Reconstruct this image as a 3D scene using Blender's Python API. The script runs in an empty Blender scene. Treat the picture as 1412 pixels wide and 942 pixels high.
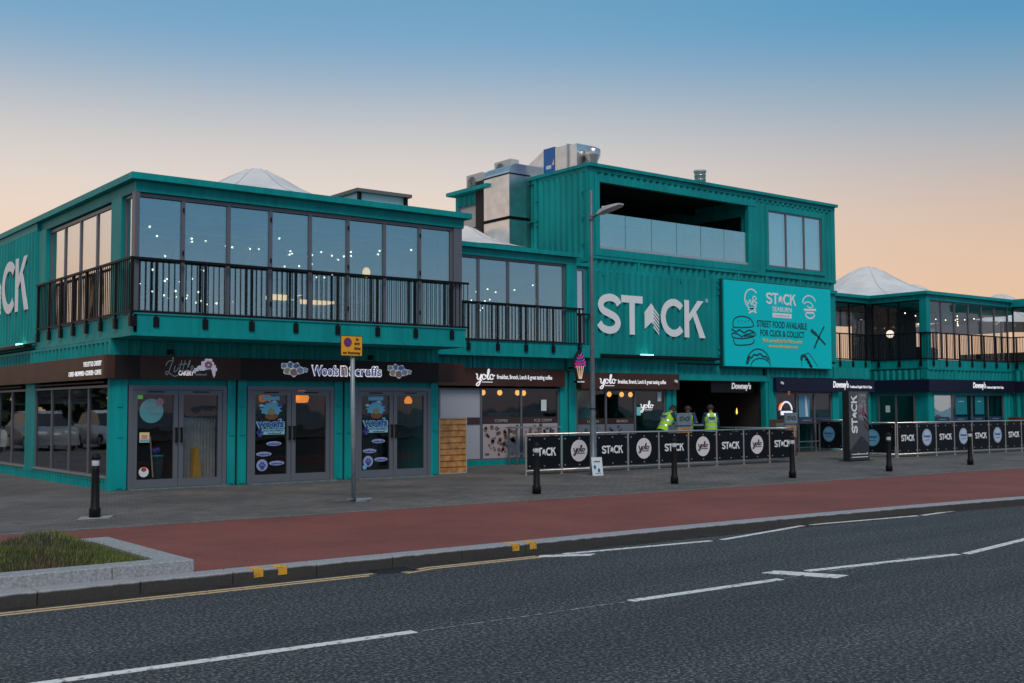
import bpy, bmesh, math, random
from mathutils import Vector, Matrix
random.seed(7)
SC = bpy.context.scene
COL = SC.collection
R = math.radians

# ------------------------------------------------------------------ camera
cam = bpy.data.cameras.new('Camera')
cam.sensor_width = 36.0
cam.lens = 36.0 * 1565.0 / 1412.0
cam.clip_start = 0.1
cam.clip_end = 6000
co = bpy.data.objects.new('Camera', cam)
COL.objects.link(co)
_yaw, _pit, _roll = R(52.15), math.atan(91 / 1565.0), R(-0.22)
_fw = Vector((math.cos(_yaw) * math.cos(_pit), math.sin(_yaw) * math.cos(_pit), math.sin(_pit)))
_r0 = Vector((math.sin(_yaw), -math.cos(_yaw), 0))
_u0 = _r0.cross(_fw)
_rt = _r0 * math.cos(_roll) + _u0 * math.sin(_roll)
_up = _rt.cross(_fw)
co.matrix_world = Matrix(((_rt.x, _up.x, -_fw.x, 0), (_rt.y, _up.y, -_fw.y, 0), (_rt.z, _up.z, -_fw.z, 1.6), (0, 0, 0, 1)))
SC.camera = co

# ------------------------------------------------------------------ sky: dusk, after-glow inland (+Y), blue over the sea (-Y)
world = bpy.data.worlds.new('World')
SC.world = world
world.use_nodes = True
wn, wl = world.node_tree.nodes, world.node_tree.links
wn.clear()


def wnode(t, **k):
    n = wn.new(t)
    for a, b in k.items():
        setattr(n, a, b)
    return n


wout = wnode('ShaderNodeOutputWorld')
wbg = wnode('ShaderNodeBackground')
wbg.inputs['Strength'].default_value = 1.0
wl.new(wbg.outputs[0], wout.inputs[0])
tc = wnode('ShaderNodeTexCoord')
sep = wnode('ShaderNodeSeparateXYZ')
wl.new(tc.outputs['Generated'], sep.inputs[0])


def ramp(stops):
    n = wnode('ShaderNodeValToRGB')
    n.color_ramp.interpolation = 'B_SPLINE'
    e = n.color_ramp.elements
    while len(e) < len(stops):
        e.new(0.5)
    for i, (p, c) in enumerate(stops):
        e[i].position = p
        e[i].color = (c[0], c[1], c[2], 1)
    wl.new(sep.outputs['Z'], n.inputs[0])
    return n


west = ramp([(0.0, (.80, .50, .30)), (.10, (.84, .60, .43)), (.155, (.86, .69, .56)), (.20, (.74, .665, .62)),
             (.25, (.50, .53, .565)), (.30, (.21, .39, .58)), (.345, (.15, .37, .57)), (.60, (.17, .28, .40)), (1.0, (.23, .28, .34))])
north = ramp([(0.0, (.84, .52, .33)), (.105, (.80, .55, .385)), (.16, (.64, .49, .405)), (.20, (.49, .46, .46)),
              (.245, (.28, .39, .49)), (.30, (.085, .31, .53)), (.345, (.07, .30, .53)), (.60, (.15, .27, .40)), (1.0, (.23, .28, .34))])
east = ramp([(0.0, (.46, .38, .42)), (.04, (.55, .50, .54)), (.08, (.40, .48, .57)), (.16, (.20, .39, .58)), (.345, (.125, .34, .55)),
             (.60, (.17, .28, .40)), (1.0, (.23, .28, .34))])
dotn = wnode('ShaderNodeVectorMath', operation='DOT_PRODUCT')
flat = wnode('ShaderNodeVectorMath', operation='MULTIPLY')
flat.inputs[1].default_value = (1, 1, 0)
nrm = wnode('ShaderNodeVectorMath', operation='NORMALIZE')
wl.new(tc.outputs['Generated'], flat.inputs[0])
wl.new(flat.outputs[0], nrm.inputs[0])
wl.new(nrm.outputs[0], dotn.inputs[0])
SUNSET = R(112)
dotn.inputs[1].default_value = (math.cos(SUNSET), math.sin(SUNSET), 0)


def wmix(lo, hi, a, b):
    m = wnode('ShaderNodeMapRange', interpolation_type='SMOOTHSTEP')
    m.inputs['From Min'].default_value = lo
    m.inputs['From Max'].default_value = hi
    wl.new(dotn.outputs['Value'], m.inputs['Value'])
    x = wnode('ShaderNodeMix', data_type='RGBA')
    wl.new(m.outputs['Result'], x.inputs['Factor'])
    wl.new(a, x.inputs[6])
    wl.new(b, x.inputs[7])
    return x


mixw = wmix(-.02, .60, wmix(-.65, -.05, east.outputs[0], north.outputs[0]).outputs[2], west.outputs[0])
wl.new(mixw.outputs[2], wbg.inputs['Color'])

# added fill lamp for soft twilight off the seaward sky (very wide: no hard shadow at dusk)
twilight_fill = bpy.data.lights.new('Sun', 'SUN')
twilight_fill.energy = 1.6
twilight_fill.angle = R(24)
twilight_fill.color = (1.0, 0.90, 0.80)
so = bpy.data.objects.new('Sun', twilight_fill)
COL.objects.link(so)
_sd = Vector((0.46, 0.80, -1.08)).normalized()
so.rotation_euler = _sd.to_track_quat('-Z', 'Y').to_euler()

SC.view_settings.view_transform = 'Standard'
SC.view_settings.look = 'None'
SC.view_settings.exposure = 0.0
SC.view_settings.gamma = 1.0
SC.view_settings.use_curve_mapping = False

# ------------------------------------------------------------------ materials
MATS = {}


def mat(name, color, rough=.6, metal=0., emit=None, estr=0., noise=None, bump=None, spec=None):
    """noise=(scale, amount[, second colour]); bump=(scale, strength)"""
    if name in MATS:
        return MATS[name]
    m = bpy.data.materials.new(name)
    m.use_nodes = True
    nt = m.node_tree
    b = nt.nodes['Principled BSDF']
    b.inputs['Base Color'].default_value = (*color, 1)
    b.inputs['Roughness'].default_value = rough
    b.inputs['Metallic'].default_value = metal
    if spec is not None:
        b.inputs['Specular IOR Level'].default_value = spec
    if emit:
        b.inputs['Emission Color'].default_value = (*emit, 1)
        b.inputs['Emission Strength'].default_value = estr
    g = None
    if noise or bump:
        g = nt.nodes.new('ShaderNodeNewGeometry')
    if noise:
        n = nt.nodes.new('ShaderNodeTexNoise')
        n.inputs['Scale'].default_value = noise[0]
        n.inputs['Detail'].default_value = 6
        nt.links.new(g.outputs['Position'], n.inputs['Vector'])
        r = nt.nodes.new('ShaderNodeValToRGB')
        c2 = noise[2] if len(noise) > 2 else tuple(min(1, c * (1 + noise[1])) for c in color)
        c1 = tuple(c * (1 - noise[1]) for c in color)
        r.color_ramp.elements[0].position = .33
        r.color_ramp.elements[1].position = .68
        r.color_ramp.elements[0].color = (*c1, 1)
        r.color_ramp.elements[1].color = (*c2, 1)
        nt.links.new(n.outputs[0], r.inputs[0])
        nt.links.new(r.outputs[0], b.inputs['Base Color'])
    if bump:
        n = nt.nodes.new('ShaderNodeTexNoise')
        n.inputs['Scale'].default_value = bump[0]
        n.inputs['Detail'].default_value = 4
        nt.links.new(g.outputs['Position'], n.inputs['Vector'])
        bp = nt.nodes.new('ShaderNodeBump')
        bp.inputs['Strength'].default_value = bump[1]
        bp.inputs['Distance'].default_value = .02
        nt.links.new(n.outputs[0], bp.inputs['Height'])
        nt.links.new(bp.outputs[0], b.inputs['Normal'])
    MATS[name] = m
    return m


def glass(name, tint, refl, rough=0.0, gc=(.95, .97, 1)):
    m = bpy.data.materials.new(name)
    m.use_nodes = True
    nt = m.node_tree
    nt.nodes.clear()
    o = nt.nodes.new('ShaderNodeOutputMaterial')
    mx = nt.nodes.new('ShaderNodeMixShader')
    t = nt.nodes.new('ShaderNodeBsdfTransparent')
    t.inputs[0].default_value = (*tint, 1)
    gl = nt.nodes.new('ShaderNodeBsdfGlossy')
    gl.inputs[0].default_value = (*gc, 1)
    gl.inputs['Roughness'].default_value = rough
    fr = nt.nodes.new('ShaderNodeFresnel')
    ge = nt.nodes.new('ShaderNodeNewGeometry')          # same reflectance from either face of the sheet
    io = nt.nodes.new('ShaderNodeMapRange')
    io.inputs['To Min'].default_value = 1.45
    io.inputs['To Max'].default_value = 1 / 1.45
    nt.links.new(ge.outputs['Backfacing'], io.inputs['Value'])
    nt.links.new(io.outputs['Result'], fr.inputs[0])
    ad = nt.nodes.new('ShaderNodeMath')
    ad.operation = 'ADD'
    ad.use_clamp = True
    ad.inputs[1].default_value = refl
    nt.links.new(fr.outputs[0], ad.inputs[0])
    nz = nt.nodes.new('ShaderNodeTexNoise')
    nz.inputs['Scale'].default_value = .9
    nz.inputs['Detail'].default_value = 2
    nt.links.new(ge.outputs['Position'], nz.inputs['Vector'])
    bu = nt.nodes.new('ShaderNodeBump')
    bu.inputs['Strength'].default_value = .05 if name == 'dim_glass' else .10
    bu.inputs['Distance'].default_value = .05
    nt.links.new(nz.outputs[0], bu.inputs['Height'])
    nt.links.new(bu.outputs[0], gl.inputs['Normal'])
    nt.links.new(ad.outputs[0], mx.inputs[0])
    nt.links.new(t.outputs[0], mx.inputs[1])
    nt.links.new(gl.outputs[0], mx.inputs[2])
    nt.links.new(mx.outputs[0], o.inputs[0])
    MATS[name] = m
    return m


def streaky(name, color, rough=.55):
    """painted steel: slight mottling, vertical rain streaks and fading"""
    m = mat(name, color, rough, spec=.2)
    nt = m.node_tree
    b = nt.nodes['Principled BSDF']
    g = nt.nodes.new('ShaderNodeNewGeometry')
    mp = nt.nodes.new('ShaderNodeMapping')
    mp.inputs['Scale'].default_value = (5, 5, .35)
    nt.links.new(g.outputs['Position'], mp.inputs[0])
    n1 = nt.nodes.new('ShaderNodeTexNoise')
    n1.inputs['Scale'].default_value = 1.6
    n1.inputs['Detail'].default_value = 7
    nt.links.new(mp.outputs[0], n1.inputs['Vector'])
    n2 = nt.nodes.new('ShaderNodeTexNoise')
    n2.inputs['Scale'].default_value = .7
    n2.inputs['Detail'].default_value = 5
    nt.links.new(g.outputs['Position'], n2.inputs['Vector'])
    ml = nt.nodes.new('ShaderNodeMath')
    ml.operation = 'ADD'
    nt.links.new(n1.outputs[0], ml.inputs[0])
    nt.links.new(n2.outputs[0], ml.inputs[1])
    r = nt.nodes.new('ShaderNodeMapRange')
    r.inputs['From Min'].default_value = .6
    r.inputs['From Max'].default_value = 1.4
    nt.links.new(ml.outputs[0], r.inputs[0])
    cr = nt.nodes.new('ShaderNodeValToRGB')
    cr.color_ramp.elements[0].color = (color[0] * .7 + .002, color[1] * .66, color[2] * .68, 1)
    cr.color_ramp.elements[1].color = (color[0] * 1.3 + .003, color[1] * 1.20, color[2] * 1.18, 1)
    nt.links.new(r.outputs[0], cr.inputs[0])
    nt.links.new(cr.outputs[0], b.inputs['Base Color'])
    return m


TEAL = streaky('teal_paint', (.0, .292, .290))
TEALTRIM = streaky('teal_trim_paint', (.0, .312, .310), .5)
BOARDTEAL = mat('billboard_print', (.0, .66, .70), .55, spec=.2)
ALU = mat('grey_aluminium', (.15, .155, .18), .45, .3)
BLACK = mat('black_metal', (.009, .010, .012), .5, spec=.15)
RUBBER = mat('black_gap', (.008, .009, .010), .8)
BROWN = mat('brown_sign_panel', (.070, .030, .022), .45, noise=(1.5, .2), spec=.25)
NAVY = mat('navy_sign_panel', (.013, .014, .040), .45, spec=.2)
SIGNBLACK = mat('dark_sign_panel', (.020, .013, .012), .45, spec=.2)
WHITE = mat('white_print', (.90, .91, .92), .55)
LIT = mat('lit_white_letter', (.85, .86, .9), .5, emit=(1, .97, 1), estr=.45)
SILVERTXT = mat('silver_letter', (.45, .5, .5), .3, .5)
STEEL = mat('brushed_steel', (.62, .58, .55), .3, .9)
BANNER = mat('black_banner', (.008, .010, .014), .5, spec=.12)
GALV = mat('galvanised_duct', (.70, .69, .69), .28, 1.0, noise=(3, .10))
GREYPOLE = mat('grey_painted_pole', (.13, .155, .175), .45, .2, noise=(6, .15))
TENT = mat('tent_fabric', (.74, .73, .73), .7, noise=(1.2, .1))
WOOD = mat('pine_plank', (.48, .215, .065), .65, noise=(7, .35), bump=(40, .25))
WOODDARK = mat('dark_wood', (.09, .04, .02), .6, noise=(6, .3))
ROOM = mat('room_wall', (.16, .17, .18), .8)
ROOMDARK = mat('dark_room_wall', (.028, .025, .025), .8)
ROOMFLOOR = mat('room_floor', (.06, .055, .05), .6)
ROOF = mat('roof_felt', (.05, .055, .06), .9)
BULB = mat('warm_bulb', (1, .9, .75), .5, emit=(1, .80, .55), estr=4.5)
AMBER = mat('amber_lamp', (1, .5, .1), .5, emit=(1, .30, .03), estr=.9)
AMBERDIM = mat('amber_shade', (.8, .35, .1), .5, emit=(1, .25, .03), estr=.25)
FLOOD = mat('flood_lens', (.5, 1, .9), .5, emit=(.12, .9, .72), estr=4)
GLASSUP = glass('tinted_glass', (.72, .86, .90), .28, gc=(.86, .99, 1))
GLASSSIDE = glass('mirror_glass', (.6, .66, .7), .52)
GLASSLOW = glass('shop_glass', (.86, .87, .88), .0)
GLASSBAL = glass('balustrade_glass', (.84, .95, .93), .42, gc=(.86, 1, .95))
GLASSWING = glass('clear_wing_glass', (.93, .93, .93), .02)
GLASSDIM = glass('dim_glass', (.62, .64, .68), .05)
FROST = mat('frosted_film', (.42, .42, .47), .22)
FILMBROWN = mat('brown_film', (.05, .022, .02), .3)
FILMPAT = mat('pale_film', (.44, .38, .40), .25)
COOKIE = mat('brown_print', (.20, .12, .11), .35)
AQUA = mat('aqua_print', (.22, .78, .78), .5)
SKYBLUE = mat('sky_blue_print', (.12, .42, .62), .5)
DEEPBLUE = mat('deep_blue_print', (.03, .10, .35), .5)
INDIGO = mat('indigo_print', (.05, .06, .30), .5)
PINK = mat('pink_print', (.75, .32, .45), .5)
CREAM = mat('cream_print', (.85, .70, .35), .5)
CORAL = mat('coral_print', (.75, .28, .22), .5)
BANDINK = mat('dark_teal_ink', (.004, .06, .075), .5)
ORANGEINK = mat('orange_ink', (.95, .60, .15), .5)
PEACHDISC = mat('pale_disc_print', (.80, .72, .72), .35)
BLUEDISC = mat('blue_disc_print', (.16, .42, .58), .35)
NEONPINK = mat('pink_neon', (.6, .03, .25), .4, emit=(1, .03, .3), estr=.55)
NEONBLUE = mat('blue_neon', (.05, .15, .4), .4, emit=(.05, .2, .6), estr=.35)
NEONWARM = mat('warm_neon', (1, .7, .5), .4, emit=(1, .6, .4), estr=.25)
SIGNYELLOW = mat('yellow_sign_face', (.90, .42, .012), .4)
SIGNRED = mat('red_sign_print', (.45, .02, .03), .4)
SIGNBLUE = mat('blue_sign_print', (.03, .05, .30), .4)
INK = mat('black_ink', (.01, .008, .008), .5)
UNITBLUE = mat('blue_fan_casing', (.01, .13, .42), .4)
ACWHITE = mat('air_unit_casing', (.55, .52, .50), .5)
HIVIS = mat('hi_vis_yellow', (.36, .80, .02), .7)
REFLECT = mat('reflective_tape', (.62, .66, .68), .3, .4)
CLOTH = mat('dark_uniform', (.012, .015, .022), .85)
POLO = mat('navy_sleeve', (.015, .05, .10), .8)
SKIN = mat('skin', (.42, .20, .14), .6)
HAIR = mat('dark_hair', (.03, .02, .016), .7)
GREYBOARD = mat('grey_board', (.20, .25, .28), .6, noise=(8, .2))
GRANITE = mat('pale_granite', (.33, .335, .35), .6, noise=(45, .28), bump=(120, .15))
KERBSTONE = mat('dark_edging', (.13, .185, .185), .7, noise=(9, .35), bump=(60, .25))
SOIL = mat('soil', (.03, .024, .016), .95)
YELLOWPLASTIC = mat('yellow_plastic', (.55, .28, .02), .5)
CURTAIN = mat('pale_curtain', (.34, .36, .35), .8, noise=(6, .12))
GARLAND = mat('dark_garland', (.02, .03, .02), .9)
RED = mat('red_print', (.5, .04, .03), .5)
PAPER = mat('white_paper', (.70, .76, .78), .7)
TIMBERPOLE = mat('weathered_timber', (.2, .11, .06), .8)


def asphalt():
    m = mat('asphalt', (.05, .055, .065), .72)
    nt = m.node_tree
    b = nt.nodes['Principled BSDF']
    g = nt.nodes.new('ShaderNodeNewGeometry')

    def nz(scale, det=3, rough=.6):
        n = nt.nodes.new('ShaderNodeTexNoise')
        n.inputs['Scale'].default_value = scale
        n.inputs['Detail'].default_value = det
        n.inputs['Roughness'].default_value = rough
        nt.links.new(g.outputs['Position'], n.inputs['Vector'])
        return n
    fine = nt.nodes.new('ShaderNodeTexVoronoi')
    fine.inputs['Scale'].default_value = 34
    nt.links.new(g.outputs['Position'], fine.inputs['Vector'])
    grit = nz(34, 3, .7)
    mp = nt.nodes.new('ShaderNodeMapping')
    mp.inputs['Scale'].default_value = (.10, 1.1, 1)
    nt.links.new(g.outputs['Position'], mp.inputs[0])
    big = nz(1.0, 7, .62)
    nt.links.new(mp.outputs[0], big.inputs['Vector'])
    cr = nt.nodes.new('ShaderNodeValToRGB')
    e = cr.color_ramp.elements
    e[0].position, e[0].color = .39, (.013, .0135, .015, 1)
    e[1].position, e[1].color = .66, (.235, .238, .245, 1)
    el = e.new(.52)
    el.color = (.050, .0535, .061, 1)
    nt.links.new(grit.outputs[0], cr.inputs[0])
    mx = nt.nodes.new('ShaderNodeMix')
    mx.data_type = 'RGBA'
    mx.blend_type = 'MULTIPLY'
    mx.inputs[0].default_value = .75
    cr2 = nt.nodes.new('ShaderNodeValToRGB')
    cr2.color_ramp.elements[0].position, cr2.color_ramp.elements[0].color = .34, (.45, .45, .47, 1)
    cr2.color_ramp.elements[1].position, cr2.color_ramp.elements[1].color = .64, (1.05, 1.03, 1.0, 1)
    nt.links.new(big.outputs[0], cr2.inputs[0])
    nt.links.new(cr.outputs[0], mx.inputs[6])
    nt.links.new(cr2.outputs[0], mx.inputs[7])
    nt.links.new(mx.outputs[2], b.inputs['Base Color'])
    bp = nt.nodes.new('ShaderNodeBump')
    bp.inputs['Strength'].default_value = .9
    bp.inputs['Distance'].default_value = .012
    nt.links.new(fine.outputs['Distance'], bp.inputs['Height'])
    bp2 = nt.nodes.new('ShaderNodeBump')
    bp2.inputs['Strength'].default_value = .6
    bp2.inputs['Distance'].default_value = .012
    nt.links.new(grit.outputs[0], bp2.inputs['Height'])
    nt.links.new(bp.outputs[0], bp2.inputs['Normal'])
    nt.links.new(bp2.outputs[0], b.inputs['Normal'])
    return m


def tarmac_red():
    m = mat('red_tarmac', (.17, .062, .062), .8)
    nt = m.node_tree
    b = nt.nodes['Principled BSDF']
    g = nt.nodes.new('ShaderNodeNewGeometry')
    a = nt.nodes.new('ShaderNodeTexNoise')
    a.inputs['Scale'].default_value = 45
    a.inputs['Detail'].default_value = 4
    c = nt.nodes.new('ShaderNodeTexNoise')
    c.inputs['Scale'].default_value = .55
    c.inputs['Detail'].default_value = 9
    c.inputs['Roughness'].default_value = .65
    for n in (a, c):
        nt.links.new(g.outputs['Position'], n.inputs['Vector'])
    ad = nt.nodes.new('ShaderNodeMath')
    ad.operation = 'ADD'
    nt.links.new(a.outputs[0], ad.inputs[0])
    nt.links.new(c.outputs[0], ad.inputs[1])
    mrr = nt.nodes.new('ShaderNodeMapRange')
    mrr.inputs['From Min'].default_value = .65
    mrr.inputs['From Max'].default_value = 1.35
    nt.links.new(ad.outputs[0], mrr.inputs[0])
    cr = nt.nodes.new('ShaderNodeValToRGB')
    cr.color_ramp.elements[0].color = (.125, .034, .027, 1)
    cr.color_ramp.elements[1].color = (.295, .085, .066, 1)
    nt.links.new(mrr.outputs[0], cr.inputs[0])
    nt.links.new(cr.outputs[0], b.inputs['Base Color'])
    bp = nt.nodes.new('ShaderNodeBump')
    bp.inputs['Strength'].default_value = .5
    bp.inputs['Distance'].default_value = .01
    nt.links.new(a.outputs[0], bp.inputs['Height'])
    nt.links.new(bp.outputs[0], b.inputs['Normal'])
    return m


def paving():
    m = mat('block_paving', (.12, .115, .11), .75)
    nt = m.node_tree
    b = nt.nodes['Principled BSDF']
    g = nt.nodes.new('ShaderNodeNewGeometry')
    br = nt.nodes.new('ShaderNodeTexBrick')
    br.inputs['Scale'].default_value = 1.0
    br.inputs['Brick Width'].default_value = .21
    br.inputs['Row Height'].default_value = .105
    br.inputs['Mortar Size'].default_value = .006
    br.inputs['Color1'].default_value = (.188, .162, .148, 1)
    br.inputs['Color2'].default_value = (.116, .108, .106, 1)
    br.inputs['Mortar'].default_value = (.035, .034, .034, 1)
    nt.links.new(g.outputs['Position'], br.inputs['Vector'])
    c = nt.nodes.new('ShaderNodeTexNoise')
    c.inputs['Scale'].default_value = .6
    c.inputs['Detail'].default_value = 7
    nt.links.new(g.outputs['Position'], c.inputs['Vector'])
    cr = nt.nodes.new('ShaderNodeValToRGB')
    cr.color_ramp.elements[0].position, cr.color_ramp.elements[0].color = .3, (.6, .6, .62, 1)
    cr.color_ramp.elements[1].position, cr.color_ramp.elements[1].color = .7, (1.25, 1.22, 1.2, 1)
    nt.links.new(c.outputs[0], cr.inputs[0])
    mx = nt.nodes.new('ShaderNodeMix')
    mx.data_type = 'RGBA'
    mx.blend_type = 'MULTIPLY'
    mx.inputs[0].default_value = 1
    nt.links.new(br.outputs[0], mx.inputs[6])
    nt.links.new(cr.outputs[0], mx.inputs[7])
    nt.links.new(mx.outputs[2], b.inputs['Base Color'])
    bp = nt.nodes.new('ShaderNodeBump')
    bp.inputs['Strength'].default_value = .5
    bp.inputs['Distance'].default_value = .008
    bp.invert = True
    nt.links.new(br.outputs['Fac'], bp.inputs['Height'])
    nt.links.new(bp.outputs[0], b.inputs['Normal'])
    return m


def worn(name, color, thr, scale=16):
    m = mat(name, color, .6)
    nt = m.node_tree
    b = nt.nodes['Principled BSDF']
    g = nt.nodes.new('ShaderNodeNewGeometry')
    n = nt.nodes.new('ShaderNodeTexNoise')
    n.inputs['Scale'].default_value = scale
    n.inputs['Detail'].default_value = 8
    n.inputs['Roughness'].default_value = .75
    nt.links.new(g.outputs['Position'], n.inputs['Vector'])
    cr = nt.nodes.new('ShaderNodeValToRGB')
    e = cr.color_ramp.elements
    e[0].position, e[0].color = thr, (.07, .075, .085, 1)
    e[1].position, e[1].color = thr + .10, (*color, 1)
    x = e.new(.72)
    x.color = (*[min(1, c * 1.15) for c in color], 1)
    nt.links.new(n.outputs[0], cr.inputs[0])
    nt.links.new(cr.outputs[0], b.inputs['Base Color'])
    return m


WHITELINE = worn('white_road_paint', (.76, .76, .75), .37)
FAINTLINE = worn('faint_road_paint', (.34, .36, .38), .47)
CREAMLINE = worn('faded_yellow_road_paint', (.62, .44, .24), .34)
YELLOWPAINT = worn('yellow_kerb_paint', (.75, .38, .02), .36, 22)


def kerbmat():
    """granite, pale on top and dark brown down the face, split by height"""
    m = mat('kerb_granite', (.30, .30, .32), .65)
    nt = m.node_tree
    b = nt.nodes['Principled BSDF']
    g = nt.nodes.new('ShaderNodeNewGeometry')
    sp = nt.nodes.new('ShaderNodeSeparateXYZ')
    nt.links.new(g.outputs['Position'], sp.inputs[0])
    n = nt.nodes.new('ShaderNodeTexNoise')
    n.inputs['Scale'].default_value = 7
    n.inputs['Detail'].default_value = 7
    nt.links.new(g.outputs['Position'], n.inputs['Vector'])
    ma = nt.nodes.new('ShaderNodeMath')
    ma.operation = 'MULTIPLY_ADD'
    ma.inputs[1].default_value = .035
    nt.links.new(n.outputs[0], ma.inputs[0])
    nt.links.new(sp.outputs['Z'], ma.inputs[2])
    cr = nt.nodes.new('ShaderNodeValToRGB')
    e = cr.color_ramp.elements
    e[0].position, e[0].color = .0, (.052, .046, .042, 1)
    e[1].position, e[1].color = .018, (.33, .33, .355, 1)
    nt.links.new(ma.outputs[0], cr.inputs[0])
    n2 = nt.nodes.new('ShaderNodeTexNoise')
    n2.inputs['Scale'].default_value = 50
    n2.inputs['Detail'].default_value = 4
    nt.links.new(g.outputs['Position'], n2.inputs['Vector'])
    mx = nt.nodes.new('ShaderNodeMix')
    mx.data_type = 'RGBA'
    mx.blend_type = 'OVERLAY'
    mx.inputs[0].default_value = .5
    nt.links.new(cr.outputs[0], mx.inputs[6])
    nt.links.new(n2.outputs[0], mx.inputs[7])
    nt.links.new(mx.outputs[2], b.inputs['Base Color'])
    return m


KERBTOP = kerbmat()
ASPHALT, REDTAR, PAVING = asphalt(), tarmac_red(), paving()
SEA = mat('sea_water', (.02, .04, .06), .25, bump=(.8, .3))
FAR = mat('far_ground', (.06, .065, .06), .9)


def grassmat():
    m = mat('grass_blade', (.06, .075, .018), .8)
    nt = m.node_tree
    b = nt.nodes['Principled BSDF']
    g = nt.nodes.new('ShaderNodeNewGeometry')
    c = nt.nodes.new('ShaderNodeTexNoise')
    c.inputs['Scale'].default_value = 2.2
    c.inputs['Detail'].default_value = 5
    nt.links.new(g.outputs['Position'], c.inputs['Vector'])
    cr = nt.nodes.new('ShaderNodeValToRGB')
    e = cr.color_ramp.elements
    e[0].position, e[0].color = .34, (.17, .125, .06, 1)
    e[1].position, e[1].color = .66, (.17, .20, .045, 1)
    x = e.new(.5)
    x.color = (.10, .13, .03, 1)
    nt.links.new(c.outputs[0], cr.inputs[0])
    nt.links.new(cr.outputs[0], b.inputs['Base Color'])
    return m


GRASS = grassmat()

# ------------------------------------------------------------------ object helpers
WM = {}


class Frame:
    """a upright working plane: a = along, b = up, c = outwards"""

    def __init__(s, o, r, u=(0, 0, 1)):
        s.o, s.r, s.u = Vector(o), Vector(r).normalized(), Vector(u).normalized()
        s.n = s.r.cross(s.u)
        s.M = Matrix(((s.r.x, s.u.x, s.n.x, s.o.x), (s.r.y, s.u.y, s.n.y, s.o.y), (s.r.z, s.u.z, s.n.z, s.o.z), (0, 0, 0, 1)))

    def p(s, a, b, c=0):
        return s.o + s.r * a + s.u * b + s.n * c


def front(y):
    return Frame((0, y, 0), (1, 0, 0))          # a = world X, c towards -Y


def leftside(x):
    return Frame((x, 0, 0), (0, -1, 0))         # a = -world Y, c towards -X


WORLD = Frame((0, 0, 0), (1, 0, 0), (0, 1, 0))  # a = X, b = Y, c = Z


def link(name, mesh, parent=None, M=None):
    o = bpy.data.objects.new(name, mesh)
    COL.objects.link(o)
    M = M or Matrix.Identity(4)
    if parent is not None:
        o.parent = parent
        o.matrix_parent_inverse = WM[parent].inverted()
    o.matrix_basis = M
    WM[o] = M
    return o


def thing(name, label, cat, loc=(0, 0, 0), group=None, kind=None):
    o = link(name, None, None, Matrix.Translation(loc))
    o.empty_display_size = .2
    return tag(o, label, cat, group, kind)


def tag(o, label=None, cat=None, group=None, kind=None):
    for k, v in (('label', label), ('category', cat), ('group', group), ('kind', kind)):
        if v:
            o[k] = v
    return o


def copy_tree(src, loc, label=None, parent=None):
    """copy a thing, its parts and their sub-parts"""
    def rec(o, par):
        c = o.copy()
        COL.objects.link(c)
        if par is not None:
            c.parent = par
        for ch in o.children:
            rec(ch, c)
        return c
    n = rec(src, None)
    n.location = loc
    if label:
        n['label'] = label
    WM[n] = Matrix.Translation(loc)
    return n


BOXC = {}


def box(name, F, a0, a1, b0, b1, c0, c1, m, parent=None, bev=0):
    d = (abs(a1 - a0), abs(b1 - b0), abs(c1 - c0))
    key = (round(d[0], 4), round(d[1], 4), round(d[2], 4), m.name, bev)
    me = BOXC.get(key)
    if me is None:
        bm = bmesh.new()
        bmesh.ops.create_cube(bm, size=1)
        for v in bm.verts:
            v.co = Vector((v.co.x * d[0], v.co.y * d[1], v.co.z * d[2]))
        if bev:
            bmesh.ops.bevel(bm, geom=list(bm.edges), offset=bev, segments=1, affect='EDGES')
        me = bpy.data.meshes.new(name)
        bm.to_mesh(me)
        bm.free()
        me.materials.append(m)
        BOXC[key] = me
    ctr = F.p((a0 + a1) / 2, (b0 + b1) / 2, (c0 + c1) / 2)
    M = F.M.copy()
    M.translation = ctr
    return link(name, me, parent, M)


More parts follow.
